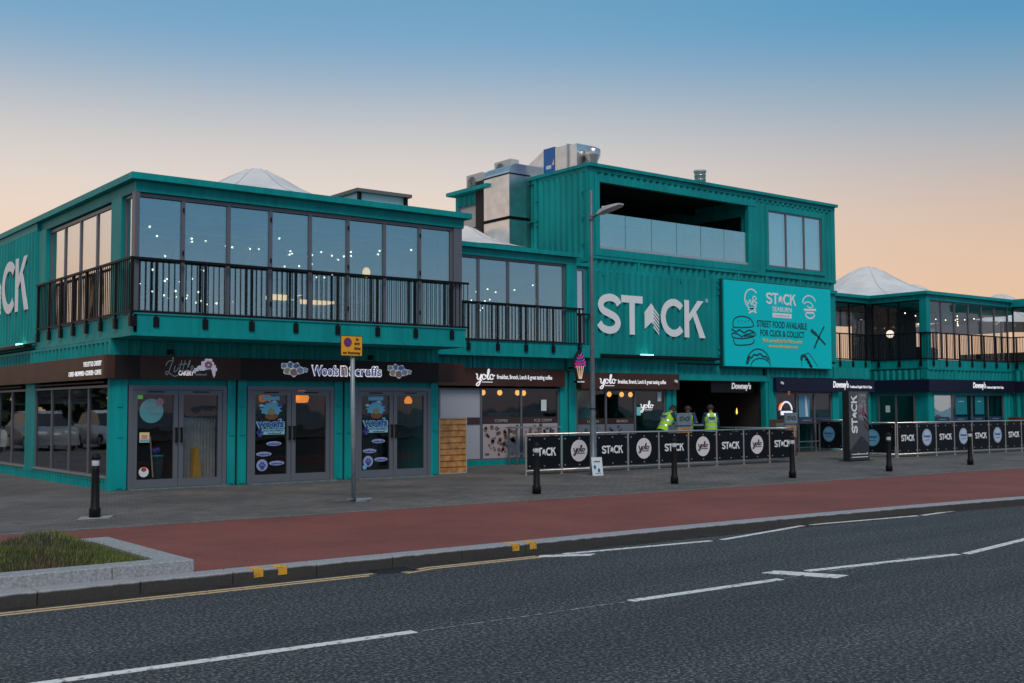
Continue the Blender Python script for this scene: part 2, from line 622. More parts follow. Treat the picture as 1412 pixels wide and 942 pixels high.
class MB:
    """collects geometry in frame coordinates"""

    def __init__(s, F=WORLD):
        s.F, s.v, s.f = F, [], []

    def add(s, vs, fs):
        n = len(s.v)
        s.v += [tuple(v) for v in vs]
        s.f += [tuple(i + n for i in f) for f in fs]

    def box(s, a0, a1, b0, b1, c0, c1):
        s.add([(a0, b0, c0), (a1, b0, c0), (a1, b1, c0), (a0, b1, c0), (a0, b0, c1), (a1, b0, c1), (a1, b1, c1), (a0, b1, c1)],
              [(3, 2, 1, 0), (4, 5, 6, 7), (0, 1, 5, 4), (1, 2, 6, 5), (2, 3, 7, 6), (3, 0, 4, 7)])

    def prism(s, pts, c0, c1):
        n = len(pts)
        ar = sum(pts[i][0] * pts[(i + 1) % n][1] - pts[(i + 1) % n][0] * pts[i][1] for i in range(n))
        if ar < 0:
            pts = pts[::-1]
        s.add([(p[0], p[1], c0) for p in pts] + [(p[0], p[1], c1) for p in pts],
              [tuple(range(n))[::-1], tuple(range(n, 2 * n))] + [(i, (i + 1) % n, n + (i + 1) % n, n + i) for i in range(n)])

    def ribbon(s, pts, w, c0, c1, closed=False):
        pts = [Vector((p[0], p[1])) for p in pts]
        n = len(pts)
        L, Rr = [], []
        for i in range(n):
            if closed:
                t = pts[(i + 1) % n] - pts[i - 1]
            else:
                t = pts[min(i + 1, n - 1)] - pts[max(i - 1, 0)]
            if t.length < 1e-9:
                t = Vector((1, 0))
            t.normalize()
            nn = Vector((-t.y, t.x)) * (w / 2)
            L.append(pts[i] + nn)
            Rr.append(pts[i] - nn)
        k = n if closed else n - 1
        vs = [(p.x, p.y, c1) for p in L] + [(p.x, p.y, c1) for p in Rr] + [(p.x, p.y, c0) for p in L] + [(p.x, p.y, c0) for p in Rr]
        fs = []
        for i in range(k):
            j = (i + 1) % n
            fs += [(i, n + i, n + j, j), (2 * n + i, i, j, 2 * n + j), (n + i, 3 * n + i, 3 * n + j, n + j)]
        s.add(vs, fs)

    def tube(s, p0, p1, r0, r1=None, n=10, caps=True):
        r1 = r0 if r1 is None else r1
        p0, p1 = Vector(p0), Vector(p1)
        d = (p1 - p0).normalized()
        u = d.orthogonal().normalized()
        w = d.cross(u)
        vs = []
        for p, r in ((p0, r0), (p1, r1)):
            for i in range(n):
                a = 2 * math.pi * i / n
                vs.append(p + (u * math.cos(a) + w * math.sin(a)) * r)
        fs = [(i, (i + 1) % n, n + (i + 1) % n, n + i) for i in range(n)]
        if caps:
            fs += [tuple(range(n))[::-1], tuple(range(n, 2 * n))]
        s.add(vs, fs)

    def path(s, pts, r, n=8):
        for a, b in zip(pts[:-1], pts[1:]):
            s.tube(a, b, r, n=n)

    def lathe(s, x, y, prof, n=18):
        vs, fs = [], []
        for r, z in prof:
            for i in range(n):
                a = 2 * math.pi * i / n
                vs.append((x + r * math.cos(a), y + r * math.sin(a), z))
        for k in range(len(prof) - 1):
            for i in range(n):
                fs.append((k * n + i, k * n + (i + 1) % n, (k + 1) * n + (i + 1) % n, (k + 1) * n + i))
        fs += [tuple(range(n))[::-1], tuple(range((len(prof) - 1) * n, len(prof) * n))]
        s.add(vs, fs)

    def ball(s, c, r, n=8, sz=1.0):
        c = Vector(c)
        prof = []
        vs, fs = [], []
        m = max(4, n // 2)
        for k in range(m + 1):
            t = math.pi * k / m
            for i in range(n):
                a = 2 * math.pi * i / n
                vs.append((c.x + r * math.sin(t) * math.cos(a), c.y + r * math.sin(t) * math.sin(a), c.z - r * sz * math.cos(t)))
        for k in range(m):
            for i in range(n):
                fs.append((k * n + i, k * n + (i + 1) % n, (k + 1) * n + (i + 1) % n, (k + 1) * n + i))
        s.add(vs, fs)

    def build(s, name, m, parent=None, smooth=False, M=None):
        me = bpy.data.meshes.new(name)
        me.from_pydata(s.v, [], s.f)
        me.materials.append(m)
        if smooth:
            for p in me.polygons:
                p.use_smooth = True
        me.update()
        return link(name, me, parent, M or s.F.M.copy())


def smooth_path(pts, k=6, closed=False):
    P = [Vector((p[0], p[1])) for p in pts]
    n = len(P)
    out = []
    rng = range(n) if closed else range(n - 1)
    for i in rng:
        p1, p2 = P[i], P[(i + 1) % n]
        p0 = P[i - 1] if (closed or i > 0) else p1
        p3 = P[(i + 2) % n] if (closed or i + 2 < n) else p2
        for j in range(k):
            t = j / k
            out.append(.5 * ((2 * p1) + (p2 - p0) * t + (2 * p0 - 5 * p1 + 4 * p2 - p3) * t * t + (3 * p1 - p0 - 3 * p2 + p3) * t ** 3))
    if not closed:
        out.append(P[-1])
    return [(p.x, p.y) for p in out]


def ellipse(a, b, ra, rb, n=28, t0=0., t1=2 * math.pi, closed=True):
    k = n if closed else n - 1
    return [(a + ra * math.cos(t0 + (t1 - t0) * i / k), b + rb * math.sin(t0 + (t1 - t0) * i / k)) for i in range(n)]


def disc(name, F, a, b, ra, rb, c0, c1, m, parent=None, n=28):
    mb = MB(F)
    mb.prism(ellipse(a, b, ra, rb, n), c0, c1)
    return mb.build(name, m, parent)


TXT = {}


def text(name, F, s, fit, c, m, parent=None, bold=0., shear=0., t=.006):
    """lettering stretched into the box fit=(a0, a1, b0, b1)"""
    key = (s, bold, shear, m.name)
    if key not in TXT:
        cu = bpy.data.curves.new('lettering', 'FONT')
        cu.body = s
        cu.offset = bold
        cu.shear = shear
        cu.resolution_u = 3
        cu.extrude = .5
        ob = bpy.data.objects.new('lettering_source', cu)
        COL.objects.link(ob)
        dg = bpy.context.evaluated_depsgraph_get()
        me = bpy.data.meshes.new_from_object(ob.evaluated_get(dg))
        bpy.data.objects.remove(ob)
        xs = [v.co.x for v in me.vertices]
        ys = [v.co.y for v in me.vertices]
        x0, x1, y0, y1 = min(xs), max(xs), min(ys), max(ys)
        for v in me.vertices:
            v.co = Vector(((v.co.x - x0) / (x1 - x0), (v.co.y - y0) / (y1 - y0), v.co.z + .5))
        me.materials.clear()
        me.materials.append(m)
        TXT[key] = me
    a0, a1, b0, b1 = fit
    S = Matrix.Diagonal((a1 - a0, b1 - b0, t, 1))
    M = F.M @ Matrix.Translation((a0, b0, c)) @ S
    return link(name, TXT[key], parent, M)


UNIT = {}


def unit(key, F, fit, c, m, parent, name, builder, t=.01):
    """builder draws into the unit box (0..w, 0..1); the result is stretched into fit"""
    k = (key, m.name)
    if k not in UNIT:
        mb = MB()
        builder(mb)
        xs = [v[0] for v in mb.v]
        ys = [v[1] for v in mb.v]
        x0, x1, y0, y1 = min(xs), max(xs), min(ys), max(ys)
        me = bpy.data.meshes.new(name)
        me.from_pydata([((v[0] - x0) / (x1 - x0), (v[1] - y0) / (y1 - y0), v[2]) for v in mb.v], [], mb.f)
        me.materials.append(m)
        UNIT[k] = me
    a0, a1, b0, b1 = fit
    M = F.M @ Matrix.Translation((a0, b0, c)) @ Matrix.Diagonal((a1 - a0, b1 - b0, t, 1))
    return link(name, UNIT[k], parent, M)


def draw_stack(mb):
    W = .185
    mb.ribbon(smooth_path([(.76, .745), (.66, .86), (.45, .915), (.22, .86), (.12, .73), (.19, .59), (.41, .505), (.62, .42), (.715, .28),
                           (.63, .14), (.41, .085), (.18, .14), (.06, .26)], 6), W, 0, 1)
    mb.box(.835, 1.60, 1 - W, 1, 0, 1)
    mb.box(1.125, 1.125 + W, 0, 1 - W, 0, 1)
    mb.prism([(1.67, .17), (1.67, .60), (1.92, .84), (1.92, .34)], 0, 1)
    mb.prism([(1.92, .34), (1.92, .84), (2.0, .76), (2.0, .30)], 0, 1)
    for i in range(6):
        y = .68 - i * .095
        mb.prism([(2.0, y), (2.0, y + .06), (2.20, y - .13), (2.20, y - .18)], 0, 1)
    mb.ribbon(ellipse(2.76, .5, .40, .41, 26, R(42), R(318), False), W, 0, 1)
    mb.box(3.17, 3.17 + W, 0, 1, 0, 1)
    mb.prism([(3.355, .42), (3.355, .62), (3.70, 1.0), (3.93, 1.0)], 0, 1)
    mb.prism([(3.50, .585), (3.63, .70), (4.0, 0), (3.76, 0)], 0, 1)


def stack_logo(F, fit, c, m, parent, name='lettering', t=.01):
    return unit('stack', F, fit, c, m, parent, name, draw_stack, t)


def draw_yolo(mb):
    W = .13
    sp = lambda p: mb.ribbon(smooth_path(p, 6), W, 0, 1)
    sp([(.05, .95), (.14, 1.02), (.20, .85), (.20, .5), (.30, .33), (.45, .42), (.60, .75), (.68, 1.0)])
    sp([(.68, 1.0), (.60, .45), (.48, -.15), (.30, -.42), (.12, -.38), (.14, -.2), (.4, .05), (.75, .3)])
    sp(ellipse(.98, .66, .20, .30, 14))
    sp([(1.12, .9), (1.25, .8), (1.36, .75)])
    sp([(1.30, .5), (1.5, .95), (1.62, 1.4), (1.58, 1.62), (1.48, 1.5), (1.42, 1.0), (1.42, .5), (1.5, .34), (1.65, .5)])
    sp(ellipse(1.90, .66, .20, .30, 14))
    sp([(2.02, .9), (2.15, .82), (2.28, .88)])
    mb.box(.72, 2.0, -.02, .06, 0, 1)


def yolo_logo(F, fit, c, m, parent):
    return unit('yolo', F, fit, c, m, parent, 'lettering', draw_yolo)


def draw_paw(mb):
    mb.prism(ellipse(.5, .32, .30, .26, 16), 0, 1)
    for x, y in ((.12, .58), (.35, .82), (.65, .82), (.88, .58)):
        mb.prism(ellipse(x, y, .12, .16, 12), 0, 1)


def draw_scribble(mb):
    pts = [(0.0, .35)]
    rr = random.Random(11)
    x = 0.0
    while x < 3.0:
        hgt = rr.choice((.55, .6, .95, .6))
        pts += [(x + .08, hgt), (x + .16, .2 + rr.uniform(0, .1)), (x + .22, .3)]
        x += .24
    mb.ribbon(smooth_path(pts, 4), .09, 0, 1)


def scribble(F, fit, c, m, parent, t=.004):
    return unit('scribble', F, fit, c, m, parent, 'lettering', draw_scribble, t)


def draw_splash(mb):
    n = 22
    pts = []
    for i in range(n):
        a = 2 * math.pi * i / n
        r = .5 if i % 2 else .36 + .05 * math.sin(i * 2.3)
        pts.append((.5 + r * math.cos(a), .5 + r * math.sin(a) * .95))
    mb.prism(pts, 0, 1)


def draw_flower(mb):
    for k in range(7):
        a = 2 * math.pi * k / 7
        mb.prism(ellipse(.5 + .3 * math.cos(a), .5 + .3 * math.sin(a), .2, .2, 10), 0, 1 - .02 * k)


def draw_bunch(mb):
    rr = random.Random(3)
    for k in range(16):
        t = k / 15
        x = t * 1.0
        y = .62 - abs(t - .62) * .5 + rr.uniform(-.08, .08)
        s = .07 + .11 * math.exp(-((t - .62) / .22) ** 2)
        mb.prism(smooth_path([(x + s * (1 + .35 * (j % 2)) * math.cos(j * .785), y + s * (1 + .35 * (j % 2)) * math.sin(j * .785)) for j in range(8)], 2, True), 0, 1 - k * .02)
    mb.prism([(.78, .5), (1.02, .55), (1.0, .12), (.93, 0), (.86, .2)], 0, .6)


# ------------------------------------------------------------------ building helpers
def corrugated(name, F, a0, a1, b0, b1, m, parent, c=0., depth=.055, pitch=.278, thick=.05):
    """pressed steel container wall: trapezoid ribs standing out of a closed sheet"""
    prof = []
    x = a0
    k = 0
    segs = [(.072, 0), (.068, 1), (.070, 1), (.068, 0)]
    prof.append((a0, c))
    cur = 0
    while x < a1 - 1e-6:
        for w, lvl in segs:
            x2 = min(a1, x + w * pitch / .278)
            prof.append((x2, c + (depth if lvl else 0)))
            x = x2
            if x >= a1 - 1e-6:
                break
    mb = MB(F)
    n = len(prof)
    vs = [(p, b0, q) for p, q in prof] + [(p, b1, q) for p, q in prof] + [(a0, b0, c - thick), (a1, b0, c - thick), (a0, b1, c - thick), (a1, b1, c - thick)]
    fs = [(i, i + 1, n + i + 1, n + i) for i in range(n - 1)]
    z = 2 * n
    fs += [(z + 1, z, z + 2, z + 3), tuple(range(n, 2 * n)) + (z + 3, z + 2), tuple(range(n))[::-1] + (z, z + 1)]
    fs += [(0, n, z + 2, z), (n - 1, z + 1, z + 3, 2 * n - 1)]
    mb.add(vs, fs)
    return mb.build(name, m, parent)


def window(F, parent, cuts, b0, b1, c, gl, fm=ALU, fw=.05, name='window', rail=None, depth=.07):
    """a glazed opening: outer frame mesh > mullions and panes; cuts = a positions of frame, mullions, frame"""
    a0, a1 = cuts[0], cuts[-1]
    mb = MB(F)
    mb.box(a0, a1, b1 - fw, b1, c - depth / 2, c + depth / 2)
    mb.box(a0, a1, b0, b0 + fw, c - depth / 2, c + depth / 2)
    mb.box(a0, a0 + fw, b0 + fw, b1 - fw, c - depth / 2, c + depth / 2)
    mb.box(a1 - fw, a1, b0 + fw, b1 - fw, c - depth / 2, c + depth / 2)
    w = mb.build(name, fm, parent)
    for x in cuts[1:-1]:
        box('mullion', F, x - fw * .6, x + fw * .6, b0 + fw, b1 - fw, c - depth / 2 + .004, c + depth / 2 - .004, fm, w)
    for i in range(len(cuts) - 1):
        l = cuts[i] + (fw if i == 0 else fw * .6)
        r = cuts[i + 1] - (fw if i == len(cuts) - 2 else fw * .6)
        g = gl[i] if isinstance(gl, (list, tuple)) else gl
        box('pane', F, l, r, b0 + fw, b1 - fw, c - .012, c + .006, g, w)
        if rail:
            box('rubber_seal', F, l, r, b1 - fw - .014, b1 - fw, c + .006, c + .022, RUBBER, w)
    return w


def double_door(F, parent, a0, a1, b1, c, gl=GLASSLOW):
    """aluminium shop entrance: frame > two leaves, each with pane and pull handle"""
    fw = .085
    mb = MB(F)
    mb.box(a0, a1, b1 - fw, b1, c - .05, c + .05)
    mb.box(a0, a0 + fw, .02, b1 - fw, c - .05, c + .05)
    mb.box(a1 - fw, a1, .02, b1 - fw, c - .05, c + .05)
    mb.box(a0, a1, 0, .02, c - .06, c + .07)
    d = mb.build('shop_door', ALU, parent)
    mid = (a0 + a1) / 2
    for l, r, s in ((a0 + fw, mid - .004, 1), (mid + .004, a1 - fw, -1)):
        lw = .10
        q = MB(F)
        q.box(l, r, b1 - fw - lw, b1 - fw - .006, c - .03, c + .03)
        q.box(l, r, .025, .19, c - .03, c + .03)
        q.box(l + .004, l + lw, .19, b1 - fw - lw, c - .03, c + .03)
        q.box(r - lw, r - .004, .19, b1 - fw - lw, c - .03, c + .03)
        q.build('door_leaf', ALU, d)
        box('pane', F, l + lw, r - lw, .19, b1 - fw - lw, c - .012, c + .006, gl, d)
        hx = r - lw / 2 if s > 0 else l + lw / 2
        h = MB(F)
        h.box(hx - .02, hx + .02, .92, 1.22, c + .06, c + .085)
        h.box(hx - .02, hx + .02, .92, .95, c + .03, c + .06)
        h.box(hx - .02, hx + .02, 1.19, 1.22, c + .03, c + .06)
        h.build('handle', BLACK, d)
        box('letter_slot', F, (l + r) / 2 - .17, (l + r) / 2 + .17, b1 - fw - .055, b1 - fw - .03, c + .03, c + .036, RUBBER, d)
    return d


def railing(F, parent, a0, a1, b0, posts, c=0., h=1.06, step=.115, bracket=True, ends=True):
    """black steel railing: handrail mesh > bottom rail, posts, balusters, fixing brackets"""
    mb = MB(F)
    mb.box(a0, a1, b0 + h - .045, b0 + h, c - .03, c + .03)
    r = mb.build('railing', BLACK, parent)
    box('bottom_rail', F, a0, a1, b0 + .0, b0 + .035, c - .015, c + .015, BLACK, r)
    for p in posts:
        box('post', F, p - .022, p + .022, b0 - .16, b0 + h - .045, c - .028, c + .018, BLACK, r)
        if bracket:
            box('bracket', F, p - .055, p + .055, b0 - .27, b0 - .08, c - .10, c + .03, BLACK, r)
    n = max(1, int((a1 - a0) / step))
    for i in range(n + 1):
        x = a0 + .02 + (a1 - a0 - .04) * i / n
        if all(abs(x - p) > .05 for p in posts):
            box('baluster', F, x - .007, x + .007, b0 + .035, b0 + h - .045, c - .007, c + .007, BLACK, r)
    return r


def posts_between(a0, a1, step):
    n = max(1, round((a1 - a0) / step))
    return [a0 + (a1 - a0) * i / n for i in range(n + 1)]


def strings(room, sets, label, group, wheres=None):
    """strings of bulbs: each string is a thing of its own (wire + bulbs)"""
    for q_, (p0, p1, n, sag) in enumerate(sets):
        p0, p1 = Vector(p0), Vector(p1)
        t = thing('string_light', label + (' ' + wheres[q_] if wheres else ''), 'string light', (p0 + p1) / 2, group)
        pts = []
        for i in range(n * 2 + 1):
            u = i / (2 * n)
            q = p0.lerp(p1, u)
            q.z -= sag * 4 * u * (1 - u)
            pts.append(q)
        mb = MB()
        mb.path(pts, .006, 4)
        mb.build('wire', BLACK, t)
        for q in pts[1::2]:
            b = MB()
            b.ball(q - Vector((0, 0, .05)), .023, 8)
            b.build('bulb', BULB, t, True)

# ================================================================== GROUND
def kerb_y(x):
    """front line of the footway, bending slightly towards the road at the far end"""
    if x < 11:
        return 10.80
    if x < 20:
        return 10.80 - .0058 * (x - 11) ** 2
    return 10.80 - .0058 * 81 - .104 * (x - 20)


def red_y(x):
    return 15.58 - .018 * (x - 5)


ROADZ = -.12
g = MB()
g.box(-900, 900, -60, 1500, -.6, -.26)
tag(g.build('ground', FAR), kind='structure')
g = MB()
g.box(-900, 900, -1500, -60, -1.2, -.5)
tag(g.build('sea', SEA), kind='structure')
g = MB()
g.box(-220, 320, -8, 11.2, -.30, ROADZ)
tag(g.build('road', ASPHALT), kind='structure')
g = MB()
g.box(-220, 320, -24, -8, -.30, 0)
tag(g.build('promenade', PAVING), kind='structure')


def sheet(name, xs, f0, f1, z, m, base=-.25):
    mb = MB()
    n = len(xs)
    vs = [(x, f0(x), z) for x in xs] + [(x, f1(x), z) for x in xs] + [(x, f0(x), base) for x in xs] + [(x, f1(x), base) for x in xs]
    fs = []
    for i in range(n - 1):
        fs += [(i, i + 1, n + i + 1, n + i), (2 * n + i, 2 * n + i + 1, i + 1, i), (n + i, n + i + 1, 3 * n + i + 1, 3 * n + i)]
    mb.add(vs, fs)
    return mb.build(name, m)


XS = [-200, -60, -20] + [i for i in range(-10, 62, 2)] + [80, 120]
tag(sheet('cycle_path', XS, lambda x: kerb_y(x) - .01, lambda x: red_y(x) + .05, -.004, REDTAR), kind='structure')
tag(sheet('footway', XS, red_y, lambda x: 90, 0.0, PAVING), kind='structure')
# flush dark edging between the red path and the blocks
tag(sheet('path_edging', XS, lambda x: red_y(x) - .05, lambda x: red_y(x) + .04, .004, KERBSTONE, -.02), kind='structure')
# pale dropped strip along the building line
kerb = thing('kerb', None, None, (0, 10.6, 0), kind='structure')
x = -9.0
KW = .27
while x < 58:
    x2 = x + .915
    y1, y2 = kerb_y(x), kerb_y(x2)
    ang = math.atan2(y2 - y1, x2 - x)
    F = Frame((x, y1 - KW, 0), (math.cos(ang), math.sin(ang), 0), (-math.sin(ang), math.cos(ang), 0))
    L = math.hypot(x2 - x, y2 - y1)
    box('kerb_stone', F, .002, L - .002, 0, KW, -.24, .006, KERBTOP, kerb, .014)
    x = x2
# kerb stones are pale on top and dark down the face, set in the material

def grime():
    m = mat('gutter_grime', (.022, .021, .020), .85, noise=(6, .5))
    return m


for (p, q, w_) in (((-9, 10.44), (11, 10.44), .16), ((11, 10.44), (16, 10.30), .14)):
    d_ = MB()
    d_.prism([(p[0], p[1] - w_ / 2), (q[0], q[1] - w_ / 2), (q[0], q[1] + w_ / 2), (p[0], p[1] + w_ / 2)], ROADZ - .01, ROADZ + .0022)
    tag(d_.build('gutter', grime()), kind='structure')
for i, (x0, y0) in enumerate(((6.45, 10.37), )):
    gl_ = thing('drain_grating', 'dark iron drain grating in the gutter where the yellow lines break', 'drain', (x0, y0, ROADZ))
    box('frame', WORLD, x0 - .24, x0 + .24, y0 - .17, y0 + .15, ROADZ - .02, ROADZ + .0045, mat('cast_iron', (.018, .018, .019), .6), gl_)
    for k in range(7):
        box('bar', WORLD, x0 - .21 + k * .065, x0 - .18 + k * .065, y0 - .14, y0 + .12, ROADZ, ROADZ + .010, MATS['cast_iron'], gl_)
# painted markings ----------------------------------------------------
mk = thing('road_marking', None, None, (8, 9, ROADZ), kind='structure')
LZ = ROADZ + .004


def strip(name, p0, p1, w, m, z=LZ, parent=mk, w1=None):
    p0, p1 = Vector((p0[0], p0[1])), Vector((p1[0], p1[1]))
    d = (p1 - p0).normalized()
    nn = Vector((-d.y, d.x))
    w1 = w if w1 is None else w1
    mb = MB()
    mb.prism([tuple(p0 + nn * w / 2), tuple(p0 - nn * w / 2), tuple(p1 - nn * w1 / 2), tuple(p1 + nn * w1 / 2)], z - .003, z)
    return mb.build(name, m, parent)


CL = 7.50
strip('centre_line', (-1.2, CL + .12), (2.0, CL + .04), .10, WHITELINE)
strip('centre_line', (2.0, CL + .04), (4.83, CL - .05), .10, WHITELINE)
strip('worn_line', (4.9, 7.43), (7.05, 7.40), .028, FAINTLINE)
strip('centre_line', (7.08, 7.41), (9.12, 7.39), .10, WHITELINE)
strip('worn_line', (9.2, 7.40), (9.5, 7.40), .03, FAINTLINE)
mb = MB()
mb.prism([(9.30, 7.78), (9.55, 7.80), (9.86, 7.12), (9.60, 7.08)], LZ - .003, LZ)
mb.build('transverse_bar', WHITELINE, mk)
strip('zigzag_line', (9.78, 7.58), (12.22, 7.32), .10, WHITELINE)
strip('worn_line', (9.9, 7.42), (11.0, 7.40), .03, FAINTLINE)
strip('worn_line', (11.3, 7.52), (12.0, 7.45), .04, FAINTLINE)
strip('zigzag_line', (12.32, 7.28), (14.45, 7.62), .10, WHITELINE)
strip('zigzag_line', (14.55, 7.60), (16.8, 7.28), .10, WHITELINE)
strip('zigzag_line', (16.9, 7.26), (19.0, 7.58), .10, WHITELINE)
strip('zigzag_line', (8.72, 10.25), (11.02, 10.04), .085, WHITELINE)
strip('zigzag_line', (11.22, 10.03), (13.43, 10.46), .085, WHITELINE)
strip('zigzag_line', (13.6, 10.47), (16.0, 10.26), .085, WHITELINE)
strip('zigzag_line', (16.12, 10.24), (18.2, 10.62 - .16), .085, WHITELINE)
strip('zigzag_line', (18.3, 10.42), (20.8, 10.0), .085, WHITELINE)
strip('zigzag_line', (21, 9.95), (23.2, 9.95), .085, WHITELINE)
mb = MB()
mb.prism([(8.30, 10.22), (8.42, 10.32), (9.02, 10.02), (8.86, 9.94)], LZ - .003, LZ + .001)
mb.build('transverse_bar', WHITELINE, mk)
for dy in (0, .105):
    strip('yellow_line', (-9, 10.25 + dy), (6.05 + dy, 10.19 + dy), .05, CREAMLINE)
    strip('yellow_line', (6.45, 10.10 + dy * .8), (6.85, 10.21 + dy), .05, CREAMLINE)
    strip('yellow_line', (6.85, 10.21 + dy), (8.34, 10.19 + dy), .05, CREAMLINE)
for x0 in (4.93, 5.19, 8.17, 8.43):
    box('kerb_mark', WORLD, x0, x0 + .11, 10.80 - KW - .004, 10.70, .0065, .0105, YELLOWPAINT, mk)
    box('kerb_mark', WORLD, x0 + .005, x0 + .105, 10.80 - KW - .006, 10.80 - KW - .001, -.07, .0085, YELLOWPAINT, mk)

# drain slot / gutter gratings lying in the road edge
# ------------------------------------------------------------------ raised grass bed with granite edging
bed = thing('raised_planter', 'raised grass bed edged with pale granite blocks on the kerb', 'planter', (2.0, 12, 0))
ZT = .125
F = WORLD
x = 4.43
k = 0
while x > -8:
    w = 1.22 if k else .80
    box('granite_block', F, x - w + .006, x, 10.79, 11.07, -.1, ZT + random.uniform(-.002, .003), GRANITE, bed, .01)
    x -= w
    k += 1
y = 11.076
for w in (.99, 1.0):
    box('granite_block', F, 4.43 - .27, 4.43, y, y + w - .006, -.1, ZT + random.uniform(-.002, .003), GRANITE, bed, .01)
    y += w
x = 4.43
while x > -8:
    box('granite_block', F, x - 1.216, x, y + .0, y + .27, -.1, ZT, GRANITE, bed, .01)
    x -= 1.222
YB = y
mb = MB()
nx, ny = 60, 14
rg = random.Random(5)


def bump2(x, y):
    e = min(1, (4.16 - x) / .5) * min(1, (y - 11.07) / .35) * min(1, (YB - y) / .3)
    e = max(0, e)
    return .06 + e * (.10 + .05 * math.sin(x * 2.1 + 1) + .05 * math.sin(x * 3.7 + y * 2) + .04 * math.sin(y * 4.3 + x))


vs, fs = [], []
for i in range(nx + 1):
    for j in range(ny + 1):
        X, Y = -8 + 12.16 * i / nx, 11.075 + (YB - 11.08) * j / ny
        vs.append((X, Y, bump2(X, Y)))
for i in range(nx):
    for j in range(ny):
        a = i * (ny + 1) + j
        fs.append((a, a + ny + 1, a + ny + 2, a + 1))
mb.add(vs, fs)
mb.build('soil', SOIL, bed, True)
mb = MB()
for i in range(60000):
    X = rg.uniform(-1.5, 4.17)
    Y = rg.uniform(11.06, YB + .02)
    z = bump2(min(X, 4.15), min(max(Y, 11.08), YB))
    if math.sin(X * 1.7 + 2) * math.sin(Y * 3.1 + X) < -.55 and rg.random() < .6:
        continue
    h = rg.uniform(.02, .065) * (1.6 if rg.random() < .06 else 1)
    a = rg.uniform(0, 6.28)
    lean = rg.uniform(.0, .8) * h
    dx, dy = math.cos(a) * lean, math.sin(a) * lean
    wx, wy = -math.sin(a) * .004, math.cos(a) * .004
    n = len(mb.v)
    mb.v += [(X - wx, Y - wy, z - .01), (X + wx, Y + wy, z - .01), (X + dx, Y + dy, z + h)]
    mb.f.append((n, n + 1, n + 2))
gr = mb.build('grass', GRASS, None)
tag(gr, 'rough green and brown grass growing in the granite edged bed', 'grass', kind='stuff')
mb = MB()

# ================================================================== CORNER BUILDING (left)
A = thing('container_building', 'teal container building on the paved corner with wraparound glazed balcony', 'building', (11.3, 25, 0))
FA, FU, LS = front(22.5), front(21.35), leftside(7.5)
X0, X1 = 7.5, 15.22
# --- shells
mb = MB()
mb.box(X0 + .02, X1 - .02, 21.37, 38, 3.03, 3.40)
mb.build('deck_slab', TEAL, A)
rf = MB()
rf.box(X0 + .02, X1 - .02, 21.37, 38, 5.76, 5.97)
rf.build('fascia', TEALTRIM, A)
rf = MB()
rf.box(X0 - .11, X1 + .12, 21.22, 38, 5.975, 6.10)
roofA = rf.build('roof', TEALTRIM, A)
# wall pieces
box('room_wall', WORLD, X0 + .1, X1 - .1, 27.75, 27.85, 3.4, 5.76, ROOM, A)
box('room_wall', WORLD, X1 - .12, X1 - .02, 21.6, 38, 3.4, 5.76, TEAL, A)
box('back_wall', WORLD, X0, X1, 37.9, 38.0, 0, 6.0, TEAL, A)
box('side_wall', WORLD, X1 - .14, X1 - .002, 22.6, 38, 0, 3.03, TEAL, A)
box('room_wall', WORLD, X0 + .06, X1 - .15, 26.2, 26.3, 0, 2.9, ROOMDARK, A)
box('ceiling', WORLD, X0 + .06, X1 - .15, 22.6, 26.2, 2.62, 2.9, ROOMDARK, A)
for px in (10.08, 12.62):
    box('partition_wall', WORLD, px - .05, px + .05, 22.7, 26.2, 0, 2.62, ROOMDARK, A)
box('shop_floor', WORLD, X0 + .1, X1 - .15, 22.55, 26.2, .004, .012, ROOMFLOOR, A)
# beam under the balcony with flanges
box('balcony_beam', FU, X0, X1 - .01, 3.05, 3.40, -.06, .02, TEALTRIM, A)
box('beam_flange', FU, X0, X1 - .005, 2.99, 3.05, -.12, .06, TEALTRIM, A)
box('beam_flange', FU, X0, X1 - .005, 3.40, 3.425, -.30, .045, TEALTRIM, A)
box('beam_flange', LS, -27.7, -21.30, 2.99, 3.05, -.1, .05, TEALTRIM, A)
box('balcony_beam', LS, -27.7, -21.33, 3.05, 3.40, -.06, .018, TEALTRIM, A)
# soffit
box('soffit', WORLD, X0 + .1, X1 - .1, 21.45, 22.5, 2.975, 3.0, TEAL, A)
# --- lower storey, front: three container ends with shop doors
corrugated('wall', FA, X0 + .30, X1 - .02, 2.60, 2.97, TEAL, A, 0.02)
for a, b in ((7.50, 7.80), (9.90, 10.08), (10.13, 10.33), (12.43, 12.64), (12.69, 12.93), (15.01, 15.215)):
    col = box('column', FA, a, b, 0, 2.98, -.16, .05, TEALTRIM, A, .01)
    for z in (.02, 1.02, 1.62):
        box('hinge_block', FA, (a + b) / 2 - .05, (a + b) / 2 + .05, z + .02, z + .10, .05, .068, TEALTRIM, col)
for gx in (10.105, 12.665):
    box('joint_gap', FA, gx - .024, gx + .024, 0, 2.98, -.14, .0, RUBBER, A)
DA = []
for a, b in ((7.82, 9.88), (10.35, 12.41), (12.95, 15.0)):
    DA.append(double_door(FA, A, a, b, 2.07, .0))
    box('threshold', FA, a, b, .0, .018, .07, .3, KERBSTONE, A)
for a, b in ((7.8, 9.9), (10.33, 12.43), (12.93, 15.02)):
    box('lintel', FA, a, b, 2.07, 2.62, -.12, -.01, TEAL, A)
# corner castings on the lower containers
box('column', LS, -22.58, -22.46, 0, 2.98, -.04, .06, TEALTRIM, A)
